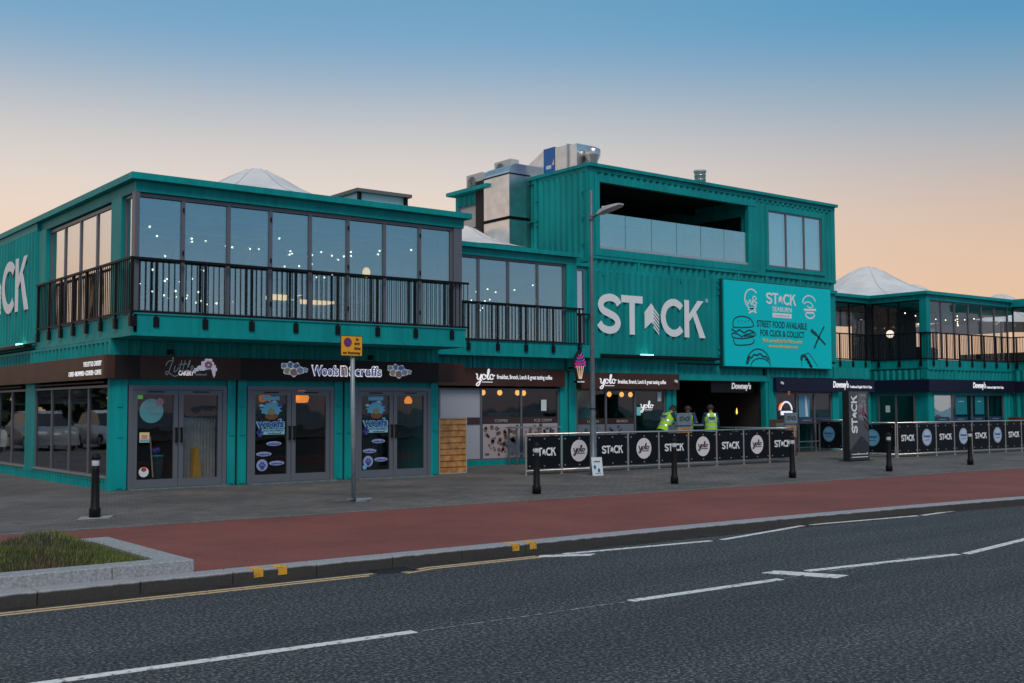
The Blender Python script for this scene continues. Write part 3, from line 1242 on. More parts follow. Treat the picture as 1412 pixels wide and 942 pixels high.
# --- sign boards above the shops
sgn = box('sign_board', FA, 7.33, 8.0, 2.20, 2.665, .02, .17, SIGNBLACK, A)
sg1 = box('sign_board', FA, 8.0, 10.13, 2.20, 2.665, .02, .17, BROWN, A)
sg2 = box('sign_board', FA, 10.135, 15.14, 2.20, 2.665, .02, .17, SIGNBLACK, A)
sg4 = box('sign_board', FA, 15.145, 15.9, 2.20, 2.665, -.3, .165, BROWN, A)
sg3 = box('sign_board', LS, -38, -22.32, 2.20, 2.665, .01, .17, BROWN, A)
cS = .172
# "The Little Cakery"
def draw_little(mb):
    sp = lambda p, w=.05: mb.ribbon(smooth_path(p, 6), w, 0, 1)
    sp([(.52, 1.25), (.62, 1.32), (.60, 1.1), (.42, .7), (.30, .35), (.15, .12), (.02, .22), (.14, .36), (.4, .2), (.75, .02), (1.05, .12)])
    sp([(.05, .75), (.18, 1.0), (.45, 1.12), (.62, 1.05)])
    sp([(.78, .75), (.70, .45), (.74, .32), (.92, .45), (1.05, .65)])
    for k in range(2):
        x = 1.10 + k * .27
        sp([(x + .22, 1.15), (x + .1, .75), (x, .4), (x + .05, .3), (x + .22, .45)])
    sp([(1.05, .82), (1.75, .92)])
    sp([(1.70, .45), (1.92, .9), (1.98, 1.15), (1.92, 1.1), (1.76, .6), (1.76, .36), (1.88, .32), (2.05, .5)])
    sp([(2.02, .5), (2.2, .6), (2.18, .78), (2.06, .7), (2.08, .4), (2.25, .34), (2.42, .5)])
unit('little', FA, (8.50, 9.14, 2.25, 2.64), cS, SILVERTXT, sg1, 'lettering', draw_little)
text('lettering', FA, 'CAKERY', (8.78, 9.10, 2.275, 2.375), cS, LIT, sg1, .03)
scribble(FA, (9.13, 9.38, 2.275, 2.345), cS, SILVERTXT, sg1)
unit('bunch', FA, (9.08, 9.60, 2.235, 2.63), cS, mat('pale_flower_print', (.78, .74, .82), .5, emit=(.9, .85, 1), estr=.18), sg1, 'flower_print', draw_bunch)
unit('flower', FA, (9.33, 9.50, 2.42, 2.58), cS + .004, PINK, sg1, 'flower_print', draw_flower)
# "Woofs 'n' Scruffs"
HEADS = ((.13, .74, .13, (.62, .58, .80)), (.36, .80, .14, (.30, .42, .75)), (.58, .72, .15, (.22, .34, .66)), (.24, .42, .15, (.85, .72, .38)), (.48, .34, .17, (.78, .34, .28)),
         (.72, .46, .15, (.60, .58, .78)), (.92, .50, .10, (.72, .76, .80)))
for (a, b) in ((11.05, 11.68), (13.72, 14.36)):
    for k, (hx, hz, hr, hc_) in enumerate(HEADS):
        x_, z_, r_ = a + (b - a) * hx, 2.265 + .335 * hz, hr * .62
        mb = MB(FA)
        mb.prism(smooth_path([(x_ + r_ * (1.15 if q % 2 else .92) * math.cos(q * .785 + k), z_ + r_ * .85 * (1.15 if q % 2 else .92) * math.sin(q * .785 + k)) for q in range(8)], 3, True), cS, cS + .004 + .002 * k)
        o_ = mb.build('dog_print', mat('outline_print', (.80, .82, .88), .5, emit=(.8, .85, 1), estr=.2), sg2)
        c_ = cS + .004 + .002 * k
        disc('dog_face', FA, x_, z_, r_ * .86, r_ * .74, c_, c_ + .001, mat('dog_face_%d' % k, hc_, .5), o_, 14)
LETBLUE = mat('blue_letter', (.10, .16, .50), .5, emit=(.15, .2, .7), estr=.12)
for s, a, b, m2 in (('Woofs', 11.80, 12.44, LETBLUE), ('n', 12.52, 12.66, PINK), ('Scruffs', 12.74, 13.55, LETBLUE)):
    text('lettering', FA, s, (a - .025, b + .025, 2.30, 2.555), cS, LIT, sg2, .05)
    text('lettering', FA, s, (a, b, 2.325, 2.53), cS + .007, m2, sg2, .012)
# side sign lettering
text('lettering', LS, 'THE LITTLE CAKERY', (-23.75, -22.62, 2.46, 2.56), .172, LIT, sg3, .01)
text('lettering', LS, 'CAKES • BROWNIES • COOKIES • COFFEE', (-24.72, -22.62, 2.28, 2.38), .172, LIT, sg3, .01)
# --- lower storey, street side
corrugated('wall', LS, -38, -22.62, 2.60, 2.93, TEAL, A, .0)
box('top_rail', LS, -38, -22.5, 2.93, 2.985, -.04, .05, TEALTRIM, A)
corrugated('wall', LS, -38, -22.6, 0.0, .17, TEAL, A, .0, pitch=.2)
box('sill_rail', LS, -38, -22.5, .17, .235, -.06, .045, TEALTRIM, A)
for a, b in ((-28.55, -27.78), (-34.4, -33.6), (-22.62, -22.5)):
    box('column', LS, a, b, .235, 2.6, -.1, .03, TEALTRIM, A)
for cuts in ([-27.78, -26.50, -25.22, -23.92, -22.63], [-33.6, -32.35, -31.1, -29.85, -28.55], [-38, -36.8, -35.6, -34.4]):
    window(LS, A, cuts, .235, 2.08, -.02, GLASSDIM)
    box('sill', LS, cuts[0] + .03, cuts[-1] - .03, .235, .265, .02, .07, mat('sill_metal', (.4, .36, .33), .4, .5), A)
pw = box('window_film', LS, -27.7, -24.0, 1.72, 2.02, -.06, -.05, mat('menu_film', (.34, .42, .42), .5), A)
for a in (-27.45, -26.2, -24.95):
    scribble(LS, (a, a + .75, 1.82, 1.90), -.049, RED, pw)
for a, b in ((-32, -28.7), (-27.6, -22.7)):
    box('lamp_track', LS, a, b, 2.12, 2.15, .0, .09, BLACK, A)
# --- upper storey glazing, front
cuts = [7.55, 8.49, 9.44, 10.36, 11.27, 12.18, 13.10, 14.03, 14.93]
window(FU, A, cuts, 3.43, 5.745, -.12, GLASSUP, fw=.065, rail=True)
box('corner_post', FU, 7.51, 7.60, 3.43, 5.755, -.2, -.02, ALU, A)
box('corner_post', FU, 14.93, 15.16, 3.43, 5.755, -.16, -.04, ALU, A)
for x in cuts[1::2]:
    for z in (3.7, 4.6, 5.45):
        box('hinge', FU, x - .012, x + .012, z, z + .09, -.085, -.06, BLACK, A)
railing(FU, A, 7.46, 15.30, 3.435, [7.93 + i * .985 for i in range(8)], c=.02)
# --- upper storey, street side
window(LS, A, [-22.10, -21.50], 3.43, 5.745, -.10, GLASSSIDE)
box('column', LS, -22.70, -22.12, 3.40, 5.76, -.12, .0, TEALTRIM, A)
window(LS, A, [-27.10, -26.0, -24.9, -23.8, -22.72], 3.43, 5.72, -.10, GLASSSIDE, fw=.07)
box('column', LS, -27.72, -27.12, 3.40, 5.76, -.12, .03, TEALTRIM, A)
railing(LS, A, -27.65, -21.30, 3.435, [-27.55 + i * .89 for i in range(8)], c=.06)
wl2 = corrugated('wall', LS, -38, -27.74, 3.22, 5.80, TEAL, A, .03)
box('top_rail', LS, -38, -27.74, 5.80, 5.97, -.05, .06, TEALTRIM, A)
box('bottom_rail', LS, -38, -27.74, 3.16, 3.24, -.05, .07, TEALTRIM, A)
stack_logo(LS, (-33.9, -28.28, 3.97, 5.30), .084, WHITE, wl2)
box('light_trough', LS, -35, -28.0, 3.06, 3.13, .06, .24, BLACK, A)
fl = box('flood_light', LS, -28.75, -28.45, 3.13, 3.17, .14, .23, FLOOD, A)
# small black spot lamps under the beam
for x in (8.62, 13.3):
    box('spot_lamp', FA, x - .04, x + .04, 2.70, 2.80, .07, .2, BLACK, A)
# --- upper room contents
strings(A, [((7.8, 22.6, 5.45), (14.8, 22.3, 5.45), 8, .45), ((7.8, 24.2, 5.55), (14.8, 23.8, 5.55), 9, .25), ((7.8, 25.6, 5.6), (14.8, 25.9, 5.6), 9, .5),
            ((7.7, 22.2, 4.95), (11.2, 26.6, 5.2), 6, .6), ((10.8, 22.2, 5.5), (14.9, 26.9, 5.3), 7, .5), ((8.4, 27.4, 4.6), (14.9, 26.9, 4.7), 8, .3),
            ((7.9, 23.3, 4.55), (10.4, 25.0, 4.4), 7, .35), ((10.0, 24.6, 5.5), (14.5, 24.9, 5.5), 8, .12), ((8.2, 21.9, 4.3), (9.8, 22.6, 3.9), 6, .25)],
        'string of small bulbs in the upper corner room', 'string lights in the corner room',
        ('nearest the front glass', 'between front glass and bar', 'over the bar counter', 'slanting from the street side corner', 'slanting towards the cafe side', 'low along the back wall', 'low above the street side table', 'close under the roof', 'lowest by the street corner'))
bc = thing('bar_counter', 'pale bar counter with amber lit front inside the upper corner room', 'bar', (13.4, 26.4, 3.4))
box('counter', WORLD, 11.9, 14.9, 26.1, 26.8, 3.4, 4.18, PAPER, bc, .01)
box('counter_top', WORLD, 11.85, 14.95, 26.02, 26.85, 4.18, 4.22, WOODDARK, bc)
box('light_strip', WORLD, 12.9, 13.5, 26.95, 27.05, 4.42, 4.56, mat('bar_light', (1, .7, .4), .5, emit=(1, .48, .20), estr=2.2), bc)
box('light_strip', WORLD, 13.85, 14.9, 26.95, 27.05, 4.36, 4.58, MATS['bar_light'], bc)
box('back_shelf', WORLD, 12.0, 15.0, 27.1, 27.4, 3.4, 5.0, ROOMDARK, bc)
for i, (x, y, z) in enumerate(((14.5, 24.6, 5.0), (14.9, 24.2, 4.42))):
    pl = thing('pendant_lamp', ('round amber pendant lamp hanging high in the upper corner room', 'small amber pendant lamp hanging low in the upper corner room')[i], 'lamp', (x, y, z))
    mb = MB()
    mb.tube((x, y, z + .1), (x, y, 5.75), .008, n=5)
    mb.build('cord', BLACK, pl)
    mb = MB()
    mb.ball((x, y, z), .10 - .03 * i, 12, 1.3)
    mb.build('shade', MATS['bar_light'], pl, True)
for i, (x, y) in enumerate(((8.7, 23.4), (10.6, 23.6), (12.6, 23.3), (14.2, 24.8))):
    t = thing('dining_table', 'dark dining table with benches in the upper corner room ' + ('beside the street side windows', 'in front of the bar', 'below the round pendant', 'against the cafe side wall')[i], 'table', (x, y, 3.4), 'tables in the corner room')
    box('table_top', WORLD, x - .6, x + .6, y - .38, y + .38, 4.12, 4.16, WOODDARK, t)
    for sx in (-.5, .5):
        for sy in (-.3, .3):
            box('leg', WORLD, x + sx - .03, x + sx + .03, y + sy - .03, y + sy + .03, 3.4, 4.12, BLACK, t)
    for sy in (-.62, .62):
        box('bench_seat', WORLD, x - .6, x + .6, y + sy - .14, y + sy + .14, 3.82, 3.86, WOODDARK, t)
        for sx in (-.5, .5):
            box('bench_leg', WORLD, x + sx - .03, x + sx + .03, y + sy - .1, y + sy + .1, 3.4, 3.82, BLACK, t)
for i in range(4):
    x0 = 14.1 + i * .25
    box('curtain_strip', WORLD, x0, x0 + .22, 23.0 + .05 * (i % 2), 23.03 + .05 * (i % 2), 3.45, 5.6, mat('turquoise_voile', (.35, .62, .66), .8), A)
for y, z in ((22.6, 5.60), (23.6, 5.62), (24.8, 5.58), (26.0, 5.6)):
    box('ceiling_batten', WORLD, X0 + .2, X1 - .2, y, y + .05, z, z + .06, mat('pale_batten', (.55, .56, .58), .6), A)
for x in (8.6, 10.5, 12.4):
    box('inner_post', WORLD, x, x + .08, 27.0, 27.08, 3.4, 5.76, PAPER, A)
# roof box
rb = thing('roof_light', 'low dark capped roof light on the corner building', 'roof light', (14.6, 24, 6.1))
box('curb', WORLD, 13.75, 15.05, 23.7, 24.9, 6.08, 6.80, PAPER, rb)
box('cap', WORLD, 13.62, 15.18, 23.55, 25.05, 6.80, 6.88, mat('grey_cap', (.16, .15, .15), .6), rb)
for x in (13.7, 15.02):
    box('corner_trim', WORLD, x, x + .08, 23.62, 23.70, 6.1, 6.8, BLACK, rb)

# --- things seen in the shop doors
# cakery door
rs = disc('door_sign', FA, 8.33, 1.56, .245, .245, -.10, -.085, AQUA, None, 36)
tag(rs, 'round turquoise sign with pink flower hung in the cakery door', 'sign')
unit('flower', FA, (8.42, 8.58, 1.66, 1.82), -.084, PINK, rs, 'flower_print', draw_flower)
text('lettering', FA, 'Little', (8.19, 8.42, 1.60, 1.70), -.084, mat('pale_aqua_ink', (.35, .72, .72), .5), rs, 0, .3)
text('lettering', FA, 'Cakery', (8.26, 8.52, 1.46, 1.56), -.084, MATS['pale_aqua_ink'], rs, 0, .3)
cur = thing('door_curtain', 'pale pleated curtain behind the right leaf of the cakery door', 'curtain', (9.35, 22.8, 0))
mb = MB(FA)
n = 40
pr = [(8.95 + .85 * i / n, -.36 + .02 * math.sin(i * 1.9)) for i in range(n + 1)]
mb.add([(p, .1, q) for p, q in pr] + [(p, 1.42, q) for p, q in pr], [(i, i + 1, n + 2 + i, n + 1 + i) for i in range(n)])
mb.build('cloth', CURTAIN, cur, True)
mb = MB(FA)
mb.tube((8.93, 1.43, -.36), (9.82, 1.43, -.36), .012, n=6)
mb.build('curtain_rod', BLACK, cur)
mb = MB()
rg = random.Random(2)
for i in range(420):
    a = 8.95 + .85 * rg.random()
    q = Vector((a, 22.5 + .30 + rg.uniform(-.04, .04), 1.48 + .03 * math.sin(a * 9) + rg.uniform(-.045, .045)))
    d = Vector((rg.uniform(-1, 1), rg.uniform(-1, 1), rg.uniform(-1, 1))).normalized() * .05
    e = d.orthogonal().normalized() * .012
    mb.add([q - e, q + e, q + d], [(0, 1, 2)])
tag(mb.build('leaf_garland', GARLAND), 'dark leafy garland strung above the curtain in the cakery door', 'garland')
wf = thing('wet_floor_sign', 'yellow wet floor sign standing inside the cakery door', 'sign', (9.33, 22.72, 0))
mb = MB(FA)
mb.prism([(9.24, .21), (9.43, .21), (9.375, .80), (9.29, .80)], -.19, -.165)
mb.build('front_board', YELLOWPLASTIC, wf)
mb = MB(FA)
mb.prism([(9.24, .012), (9.43, .012), (9.375, .79), (9.29, .79)], -.33, -.30)
mb.build('rear_board', YELLOWPLASTIC, wf)
box('foot', FA, 9.24, 9.43, .012, .215, -.19, -.165, YELLOWPLASTIC, wf)
br = thing('broom', 'broom with a pale wooden handle leaning inside the cakery door', 'broom', (8.4, 22.75, 0))
mb = MB(FA)
mb.tube((8.42, .2, -.2), (8.37, 1.05, -.25), .014, n=6)
mb.build('handle', mat('pale_wood', (.5, .36, .24), .6), br)
mb = MB(FA)
mb.prism([(8.30, .012), (8.54, .012), (8.46, .22), (8.38, .22)], -.24, -.17)
mb.build('brush', INK, br)
bk = thing('waste_bin', 'tall teal bin inside the cakery door', 'bin', (8.55, 22.9, 0))
mb = MB()
mb.lathe(8.56, 22.86, [(.07, .012), (.125, .62), (.135, .62), (.135, .66), (.12, .66)], 16)
mb.build('body', mat('bin_teal', (.03, .26, .26), .5), bk, True)
mb = MB()
for i in range(6):
    mb.ball((8.52 + rg.uniform(-.06, .08), 22.86 + rg.uniform(-.06, .06), .70 + rg.uniform(0, .08)), .06, 8)
mb.build('filling', INDIGO, bk, True)
tag(box('door_poster', FA, 8.06, 8.26, .93, 1.13, .0065, .0095, CREAM, None), 'small multicoloured poster stuck low on the cakery door', 'poster')
po = bpy.data.objects['door_poster']
box('print', FA, 8.07, 8.25, .94, .99, .0095, .0105, SKYBLUE, po)
box('print', FA, 8.10, 8.22, 1.0, 1.08, .0095, .0105, CORAL, po)
st = disc('door_sticker', FA, 8.155, .34, .10, .10, .0065, .0095, PAPER, None)
tag(st, 'round white sticker with red mark at the foot of the cakery door', 'sticker')
disc('print', FA, 8.155, .39, .055, .045, .0095, .0105, RED, st)
tag(box('exit_sign', FA, 8.02, 8.22, 1.80, 1.88, -.3, -.28, mat('green_exit', (.1, .5, .1), .5, emit=(.1, .7, .1), estr=.35), None), 'small green exit sign inside the cakery door', 'sign')
# woofs door decals: one set on each entrance
for n_, (a0, lab) in enumerate(((10.57, 'left'), (13.18, 'right'))):
    d = DA[1 + n_]
    c0 = .0065
    PALE = mat('pale_blue_print', (.30, .60, .72), .5)
    box('label_decal', FA, a0 + .13, a0 + .54, 1.775, 1.865, c0, c0 + .003, SKYBLUE, d)
    scribble(FA, (a0 + .16, a0 + .51, 1.79, 1.85), c0 + .003, PALE, d)
    unit('splash', FA, (a0 + .06, a0 + .60, 1.42, 1.76), c0, SKYBLUE, d, 'splash_decal', draw_splash)
    for q in range(4):
        ang = R(35 + q * 37)
        disc('drop_decal', FA, a0 + .33 + .27 * math.cos(ang), 1.55 + .20 * math.sin(ang), .055, .03, c0 + .011, c0 + .013, PALE if q % 2 else DEEPBLUE, d, 12)
    disc('tub_decal', FA, a0 + .34, 1.43, .15, .07, c0 + .011, c0 + .014, mat('brown_decal', (.22, .08, .03), .5), d, 16)
    disc('tub_decal', FA, a0 + .34, 1.53, .085, .07, c0 + .012, c0 + .016, mat('khaki_decal', (.25, .25, .12), .5), d, 14)
    text('lettering', FA, 'woofs', (a0 - .02, a0 + .66, 1.17, 1.38), c0 + .012, PALE, d, .07)
    text('lettering', FA, 'woofs', (a0 + .01, a0 + .63, 1.19, 1.36), c0 + .019, DEEPBLUE, d, .03)
    bb = box('banner_decal', FA, a0 + .12, a0 + .66, 1.04, 1.165, c0, c0 + .004, PALE, d)
    text('lettering', FA, 'DOG GROOMING', (a0 + .16, a0 + .62, 1.105, 1.15), c0 + .004, DEEPBLUE, bb, .01)
    scribble(FA, (a0 + .26, a0 + .58, 1.05, 1.09), c0 + .004, INK, bb)
    unit('paw', FA, (a0 + .0, a0 + .16, .99, 1.16), c0 + .006, INDIGO, d, 'paw_decal', draw_paw)
    for (x, z) in ((.25, .80), (.02, .58), (.32, .38)):
        disc('label_decal', FA, a0 + x + .16, z + .045, .18, .05, c0, c0 + .003, mat('lavender_print', (.30, .36, .58), .5), d, 16)
        scribble(FA, (a0 + x + .03, a0 + x + .29, z + .015, z + .075), c0 + .003, INDIGO, d)
    disc('paw_badge', FA, a0 + .14, .24 + .15, .13, .125, c0, c0 + .003, mat('lavender_print', (.30, .36, .58), .5), d, 18)
    unit('paw', FA, (a0 + .06, a0 + .22, .30, .46), c0 + .003, INDIGO, d, 'paw_decal', draw_paw)
disc('sticker_decal', FA, 13.22, .26, .055, .055, .02, .024, SKYBLUE, DA[2], 20)
for i, (x, y, z, r) in enumerate(((11.15, 23.3, 1.85, .14), (11.75, 23.2, 1.86, .11), (12.05, 23.3, 1.86, .17), (14.85, 23.2, 1.78, .10), (13.05, 23.3, 1.72, .09))):
    pl = thing('pendant_lamp', ('dim amber lamp beside the dog decal on the first grooming door', 'small amber lamp inside the plain leaf of the first grooming door', 'large amber lamp inside the plain leaf of the first grooming door', 'amber lamp inside the plain leaf of the second grooming door', 'dim amber lamp beside the dog decal on the second grooming door')[i], 'lamp', (x, y, z), 'amber lamps in the grooming shop')
    mb = MB()
    mb.lathe(x, y, [(r * .25, z + r), (r * .7, z + r * .6), (r, z - r * .1), (r * .85, z - r * .7), (r * .5, z - r * .8)], 14)
    mb.build('shade', AMBERDIM if i in (0, 4) else AMBER, pl, True)
    mb = MB()
    mb.tube((x, y, z + r * .9), (x, y, 2.63), .008, n=5)
    mb.build('cord', BLACK, pl)
ct = thing('shop_counter', 'pale counter with till and jars inside the grooming shop', 'counter', (14.1, 25.0, 0))
box('front', WORLD, 13.2, 14.9, 24.7, 25.2, .012, .98, GREYBOARD, ct)
box('top', WORLD, 13.15, 14.95, 24.65, 25.25, .98, 1.02, PAPER, ct)
box('till', WORLD, 13.9, 14.2, 24.8, 25.1, 1.02, 1.26, BLACK, ct, .02)
for x in (13.4, 13.55, 14.5):
    mb = MB()
    mb.lathe(x, 24.85, [(.05, 1.02), (.05, 1.16), (.03, 1.19), (.03, 1.22)], 10)
    mb.build('jar', SKYBLUE if x > 14 else PAPER, ct, True)
for i, (x0, x1) in enumerate(((10.4, 12.3), (12.8, 14.9))):
    sh = thing('wall_shelf', ('shelf rack on the back wall of the first grooming room', 'shelf rack on the back wall behind the grooming counter')[i], 'shelf', ((x0 + x1) / 2, 26.0, 0))
    for z in (.5, .95, 1.4, 1.85):
        box('board', WORLD, x0, x1, 25.9, 26.19, z, z + .03, WOODDARK, sh)
        x = x0 + .1
        while x < x1 - .15:
            w_ = rg.uniform(.06, .16)
            if rg.random() < .75:
                box('bottle', WORLD, x, x + w_, 25.95, 26.08, z + .03, z + .03 + rg.uniform(.12, .28), rg.choice((PAPER, SKYBLUE, PINK, GREYBOARD, CREAM, INDIGO)), sh)
            x += w_ + .05
    for x in (x0, x1 - .03):
        box('upright', WORLD, x, x + .03, 25.9, 26.19, .012, 1.9, BLACK, sh)
# the slatted timber screen beside the third shop
sc = thing('slatted_screen', 'pine slatted screen board with pale edge standing beside the dark shop front', 'screen', (15.9, 22.9, 0))
FW = Frame((15.48, 22.86, 0), (1, 0.0, 0))
h = 1.36
for i in range(9):
    z0 = .02 + i * (h - .04) / 9
    mb = MB(FW)
    dz = (h - .04) / 9
    mb.add([(.03, z0, .0), (.80, z0, .0), (.80, z0, .045), (.03, z0, .045), (.03, z0 + dz + .015, .0), (.80, z0 + dz + .015, .0), (.80, z0 + dz + .015, .018), (.03, z0 + dz + .015, .018)],
           [(3, 2, 1, 0), (4, 5, 6, 7), (0, 1, 5, 4), (1, 2, 6, 5), (2, 3, 7, 6), (3, 0, 4, 7)])
    mb.build('plank', WOOD, sc)
PALEW = mat('pale_edge', (.42, .38, .33), .6)
box('edge_strip', FW, 0, .03, 0, h, -.03, .05, PALEW, sc)
box('edge_strip', FW, .80, .83, 0, h, -.03, .05, PALEW, sc)
box('edge_strip', FW, .03, .80, h - .03, h, -.03, .045, PALEW, sc)
box('edge_strip', FW, .03, .80, 0, .02, -.03, .045, PALEW, sc)
for a in (.15, .68):
    box('batten', FW, a - .03, a + .03, .02, h - .03, -.04, -.002, PALEW, sc)

# ================================================================== LINK BUILDING (cafe between corner and tower)
B = thing('container_building', 'teal two storey container cafe set back between the corner building and the tower', 'building', (18.7, 28, 0))
FB, FBU = front(25.45), front(25.0)
BX0, BX1 = 15.24, 21.86
box('roof', WORLD, BX0 + .15, BX1 + .02, 24.86, 34, 5.975, 6.10, TEALTRIM, B)
box('fascia', WORLD, BX0, BX1 - .02, 25.0, 34, 5.77, 5.97, TEALTRIM, B)
box('deck_slab', WORLD, BX0, BX1 + .9, 25.02, 34, 3.06, 3.42, TEAL, B)
box('balcony_beam', FBU, BX0, BX1 - .02, 3.07, 3.42, -.05, .02, TEALTRIM, B)
box('beam_flange', FBU, BX0, BX1 - .02, 3.02, 3.07, -.1, .05, TEALTRIM, B)
box('beam_flange', FBU, BX0, BX1 - .02, 3.42, 3.44, -.2, .04, TEALTRIM, B)
corrugated('wall', FB, BX0 + .02, BX1 + .2, 2.68, 3.03, TEAL, B, .10)
for a in (16.9, 18.35, 20.05, 21.75):
    box('rib_post', FB, a - .05, a + .05, 2.68, 3.03, .06, .16, TEALTRIM, B)
window(FBU, B, [16.25, 17.29, 18.33, 19.36, 20.42, 21.44], 3.44, 5.77, -.10, GLASSUP, fw=.065, rail=True)
box('column', FBU, 21.45, BX1 - .02, 3.42, 5.77, -.2, .0, TEALTRIM, B)
railing(FBU, B, BX0 + .1, 22.06, 3.44, [15.9 + i * 1.0 for i in range(7)], c=.04)
box('room_wall', WORLD, BX0, BX1, 30.0, 30.1, 3.42, 5.77, ROOM, B)
box('room_wall', WORLD, BX1 - .06, BX1 - .03, 25.25, 30, 3.42, 5.77, TEAL, B)
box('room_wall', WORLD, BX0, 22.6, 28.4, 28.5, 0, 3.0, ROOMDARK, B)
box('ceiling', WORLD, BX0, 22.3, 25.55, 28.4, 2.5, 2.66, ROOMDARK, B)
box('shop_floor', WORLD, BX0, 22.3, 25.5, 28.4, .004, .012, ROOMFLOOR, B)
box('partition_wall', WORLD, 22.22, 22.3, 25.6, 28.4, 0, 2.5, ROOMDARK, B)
sgB = box('sign_board', FB, 15.9, 21.60, 2.20, 2.70, .02, .18, BROWN, B)
cB = .182
yolo_logo(FB, (18.36, 19.03, 2.19, 2.68), cB - .0, LIT, sgB)
text('lettering', FB, 'Breakfast, Brunch, Lunch & great tasting coffee', (19.10, 21.1, 2.36, 2.52), cB, LIT, sgB, .012)
# cafe shop front: frames, film, kick panel
w = window(FB, B, [15.9, 17.28, 18.68, 20.10, 21.50], .14, 2.14, -.02, [FROST, FROST, GLASSLOW, GLASSLOW], fw=.05)
box('kick_panel', FB, 15.9, 21.5, .0, .14, -.06, .03, TEALTRIM, B)
for a, b in ((21.51, 21.80), (21.86, 22.14)):
    box('column', FB, a, b, 0, 2.68, -.12, .06, TEALTRIM, B, .01)
box('joint_gap', FB, 21.79, 21.87, 0, 2.68, -.1, .0, RUBBER, B)
fl_ = []
for i, (a, b, s) in enumerate(((17.33, 18.63, 'SHAKES'), (18.73, 20.05, 'COFFEE'), (20.15, 21.44, 'ICE CREAM'))):
    f = box('window_film', FB, a, b, 1.14, 1.33, .0065, .0085, FILMBROWN, w)
    x_ = a + .42
    for wd in s.split():
        text('lettering', FB, wd, (x_, x_ + .075 * len(wd), 1.19, 1.27), .0085, mat('grey_letter', (.42, .38, .37), .5), f, .005)
        x_ += .075 * (len(wd) + .6)
    if i:
        f2 = box('window_film', FB, a, b, .19, 1.14, .0065, .0085, FILMPAT, w)
        rg = random.Random(i)
        for k in range(58):
            r = rg.choice((.025, .035, .045, .06, .07))
            disc('cookie_print', FB, rg.uniform(a + .08, b - .08), rg.uniform(.28, 1.08), r, r, .0085, .0095, COOKIE, f2, 12)
tag(box('menu_card', FB, 20.82, 21.02, 1.50, 1.82, .012, .018, PAPER, None), 'white menu card taped inside the cafe window above ice cream', 'menu')
for i, (x, y) in enumerate(((19.15, 26.0), (19.75, 26.0), (20.40, 26.0), (21.1, 26.6))):
    pl = thing('pendant_lamp', ('bare amber bulb hanging behind the coffee window', 'bare amber bulb hanging behind the ice cream window')[i // 2], 'lamp', (x, y, 2.1), 'amber bulbs behind the cafe windows')
    mb = MB()
    mb.ball((x, y, 2.03), .075, 10, 1.15)
    mb.build('bulb', mat('amber_bulb', (1, .7, .3), .5, emit=(1, .45, .10), estr=1.5), pl, True)
    mb = MB()
    mb.tube((x, y, 2.08), (x, y, 2.51), .008, n=5)
    mb.build('cord', BLACK, pl)
cc = thing('cafe_counter', 'dark timber cafe counter with coffee machine behind the coffee window', 'counter', (19.8, 27.6, 0))
box('front', WORLD, 18.2, 21.6, 27.2, 27.8, .012, 1.05, WOODDARK, cc)
box('top', WORLD, 18.15, 21.65, 27.15, 27.85, 1.05, 1.09, WOOD, cc)
box('coffee_machine', WORLD, 18.9, 19.7, 27.3, 27.7, 1.09, 1.55, STEEL, cc, .03)
box('display_case', WORLD, 20.2, 21.4, 27.2, 27.7, 1.09, 1.45, GREYBOARD, cc, .01)
strings(B, [((16.5, 26.0, 5.4), (21.5, 26.2, 5.4), 7, .45), ((16.5, 28.2, 5.5), (21.5, 27.4, 5.1), 8, .4), ((19.0, 25.5, 5.2), (21.4, 29.5, 5.2), 6, .6)],
        'string of small bulbs in the upper cafe room', 'string lights in the cafe room',
        ('nearest the front glass', 'along the back', 'running from front to back'))
# setback bay between cafe and tower
FN = front(25.62)
box('bay_wall', FN, 21.86, 22.84, 3.42, 5.86, -.1, -.02, TEAL, B)
window(FN, B, [22.32, 22.66], 3.44, 5.75, .0, GLASSSIDE)
for z in (4.15, 5.85):
    box('bay_beam', FN, 21.88, 22.84, z + 0, z + .10, -.01, .05, TEALTRIM, B) if z > 5 else None
railing(FN, B, 22.06, 22.84, 3.35, [22.4], c=.12)
# table outside the cafe
tb = thing('high_table', 'high table with pale steel legs against the cafe window', 'table', (20.2, 24.9, 0))
box('table_top', WORLD, 19.35, 21.0, 24.75, 25.2, 1.02, 1.06, GREYBOARD, tb)
for (x, y) in ((19.42, 24.8), (19.42, 25.15), (20.93, 24.8), (20.93, 25.15)):
    box('leg', WORLD, x - .02, x + .02, y - .02, y + .02, 0, 1.02, GREYPOLE, tb)
for y in (24.8, 25.15):
    box('stretcher', WORLD, 19.44, 20.91, y - .015, y + .015, .30, .33, GREYPOLE, tb)

# neon ice cream sign
ic = thing('neon_sign', 'projecting neon ice cream cone sign with pink and blue swirls', 'sign', (21.75, 24.9, 2.3))
FI = front(24.80)
mb = MB(FI)
mb.prism(smooth_path([(21.66, 2.38), (21.84, 2.38), (21.93, 2.62), (22.0, 2.88), (21.90, 3.12), (21.75, 3.26), (21.60, 3.12), (21.50, 2.88), (21.57, 2.62)], 3, True), -.03, 0)
mb.build('backing', RUBBER, ic)
for i in range(5):
    z = 2.82 + i * .085
    hw = (.20, .20, .165, .12, .065)[i]
    pts = [FI.p(21.75 + hw * math.sin(t), z + .035 * t / 1.57 - .05 * math.cos(t), .03) for t in [(-1.5 + 3.0 * k / 10) for k in range(11)]]
    mb = MB()
    mb.path(pts, .010, 6)
    mb.build('neon_swirl', NEONPINK if i in (0, 1, 3) else NEONBLUE, ic)
    mb = MB()
    mb.path([p + Vector((0, 0, -.035)) for p in pts], .008, 6)
    mb.build('neon_swirl', NEONBLUE if i in (0, 1, 3) else NEONPINK, ic)
mb = MB(FI)
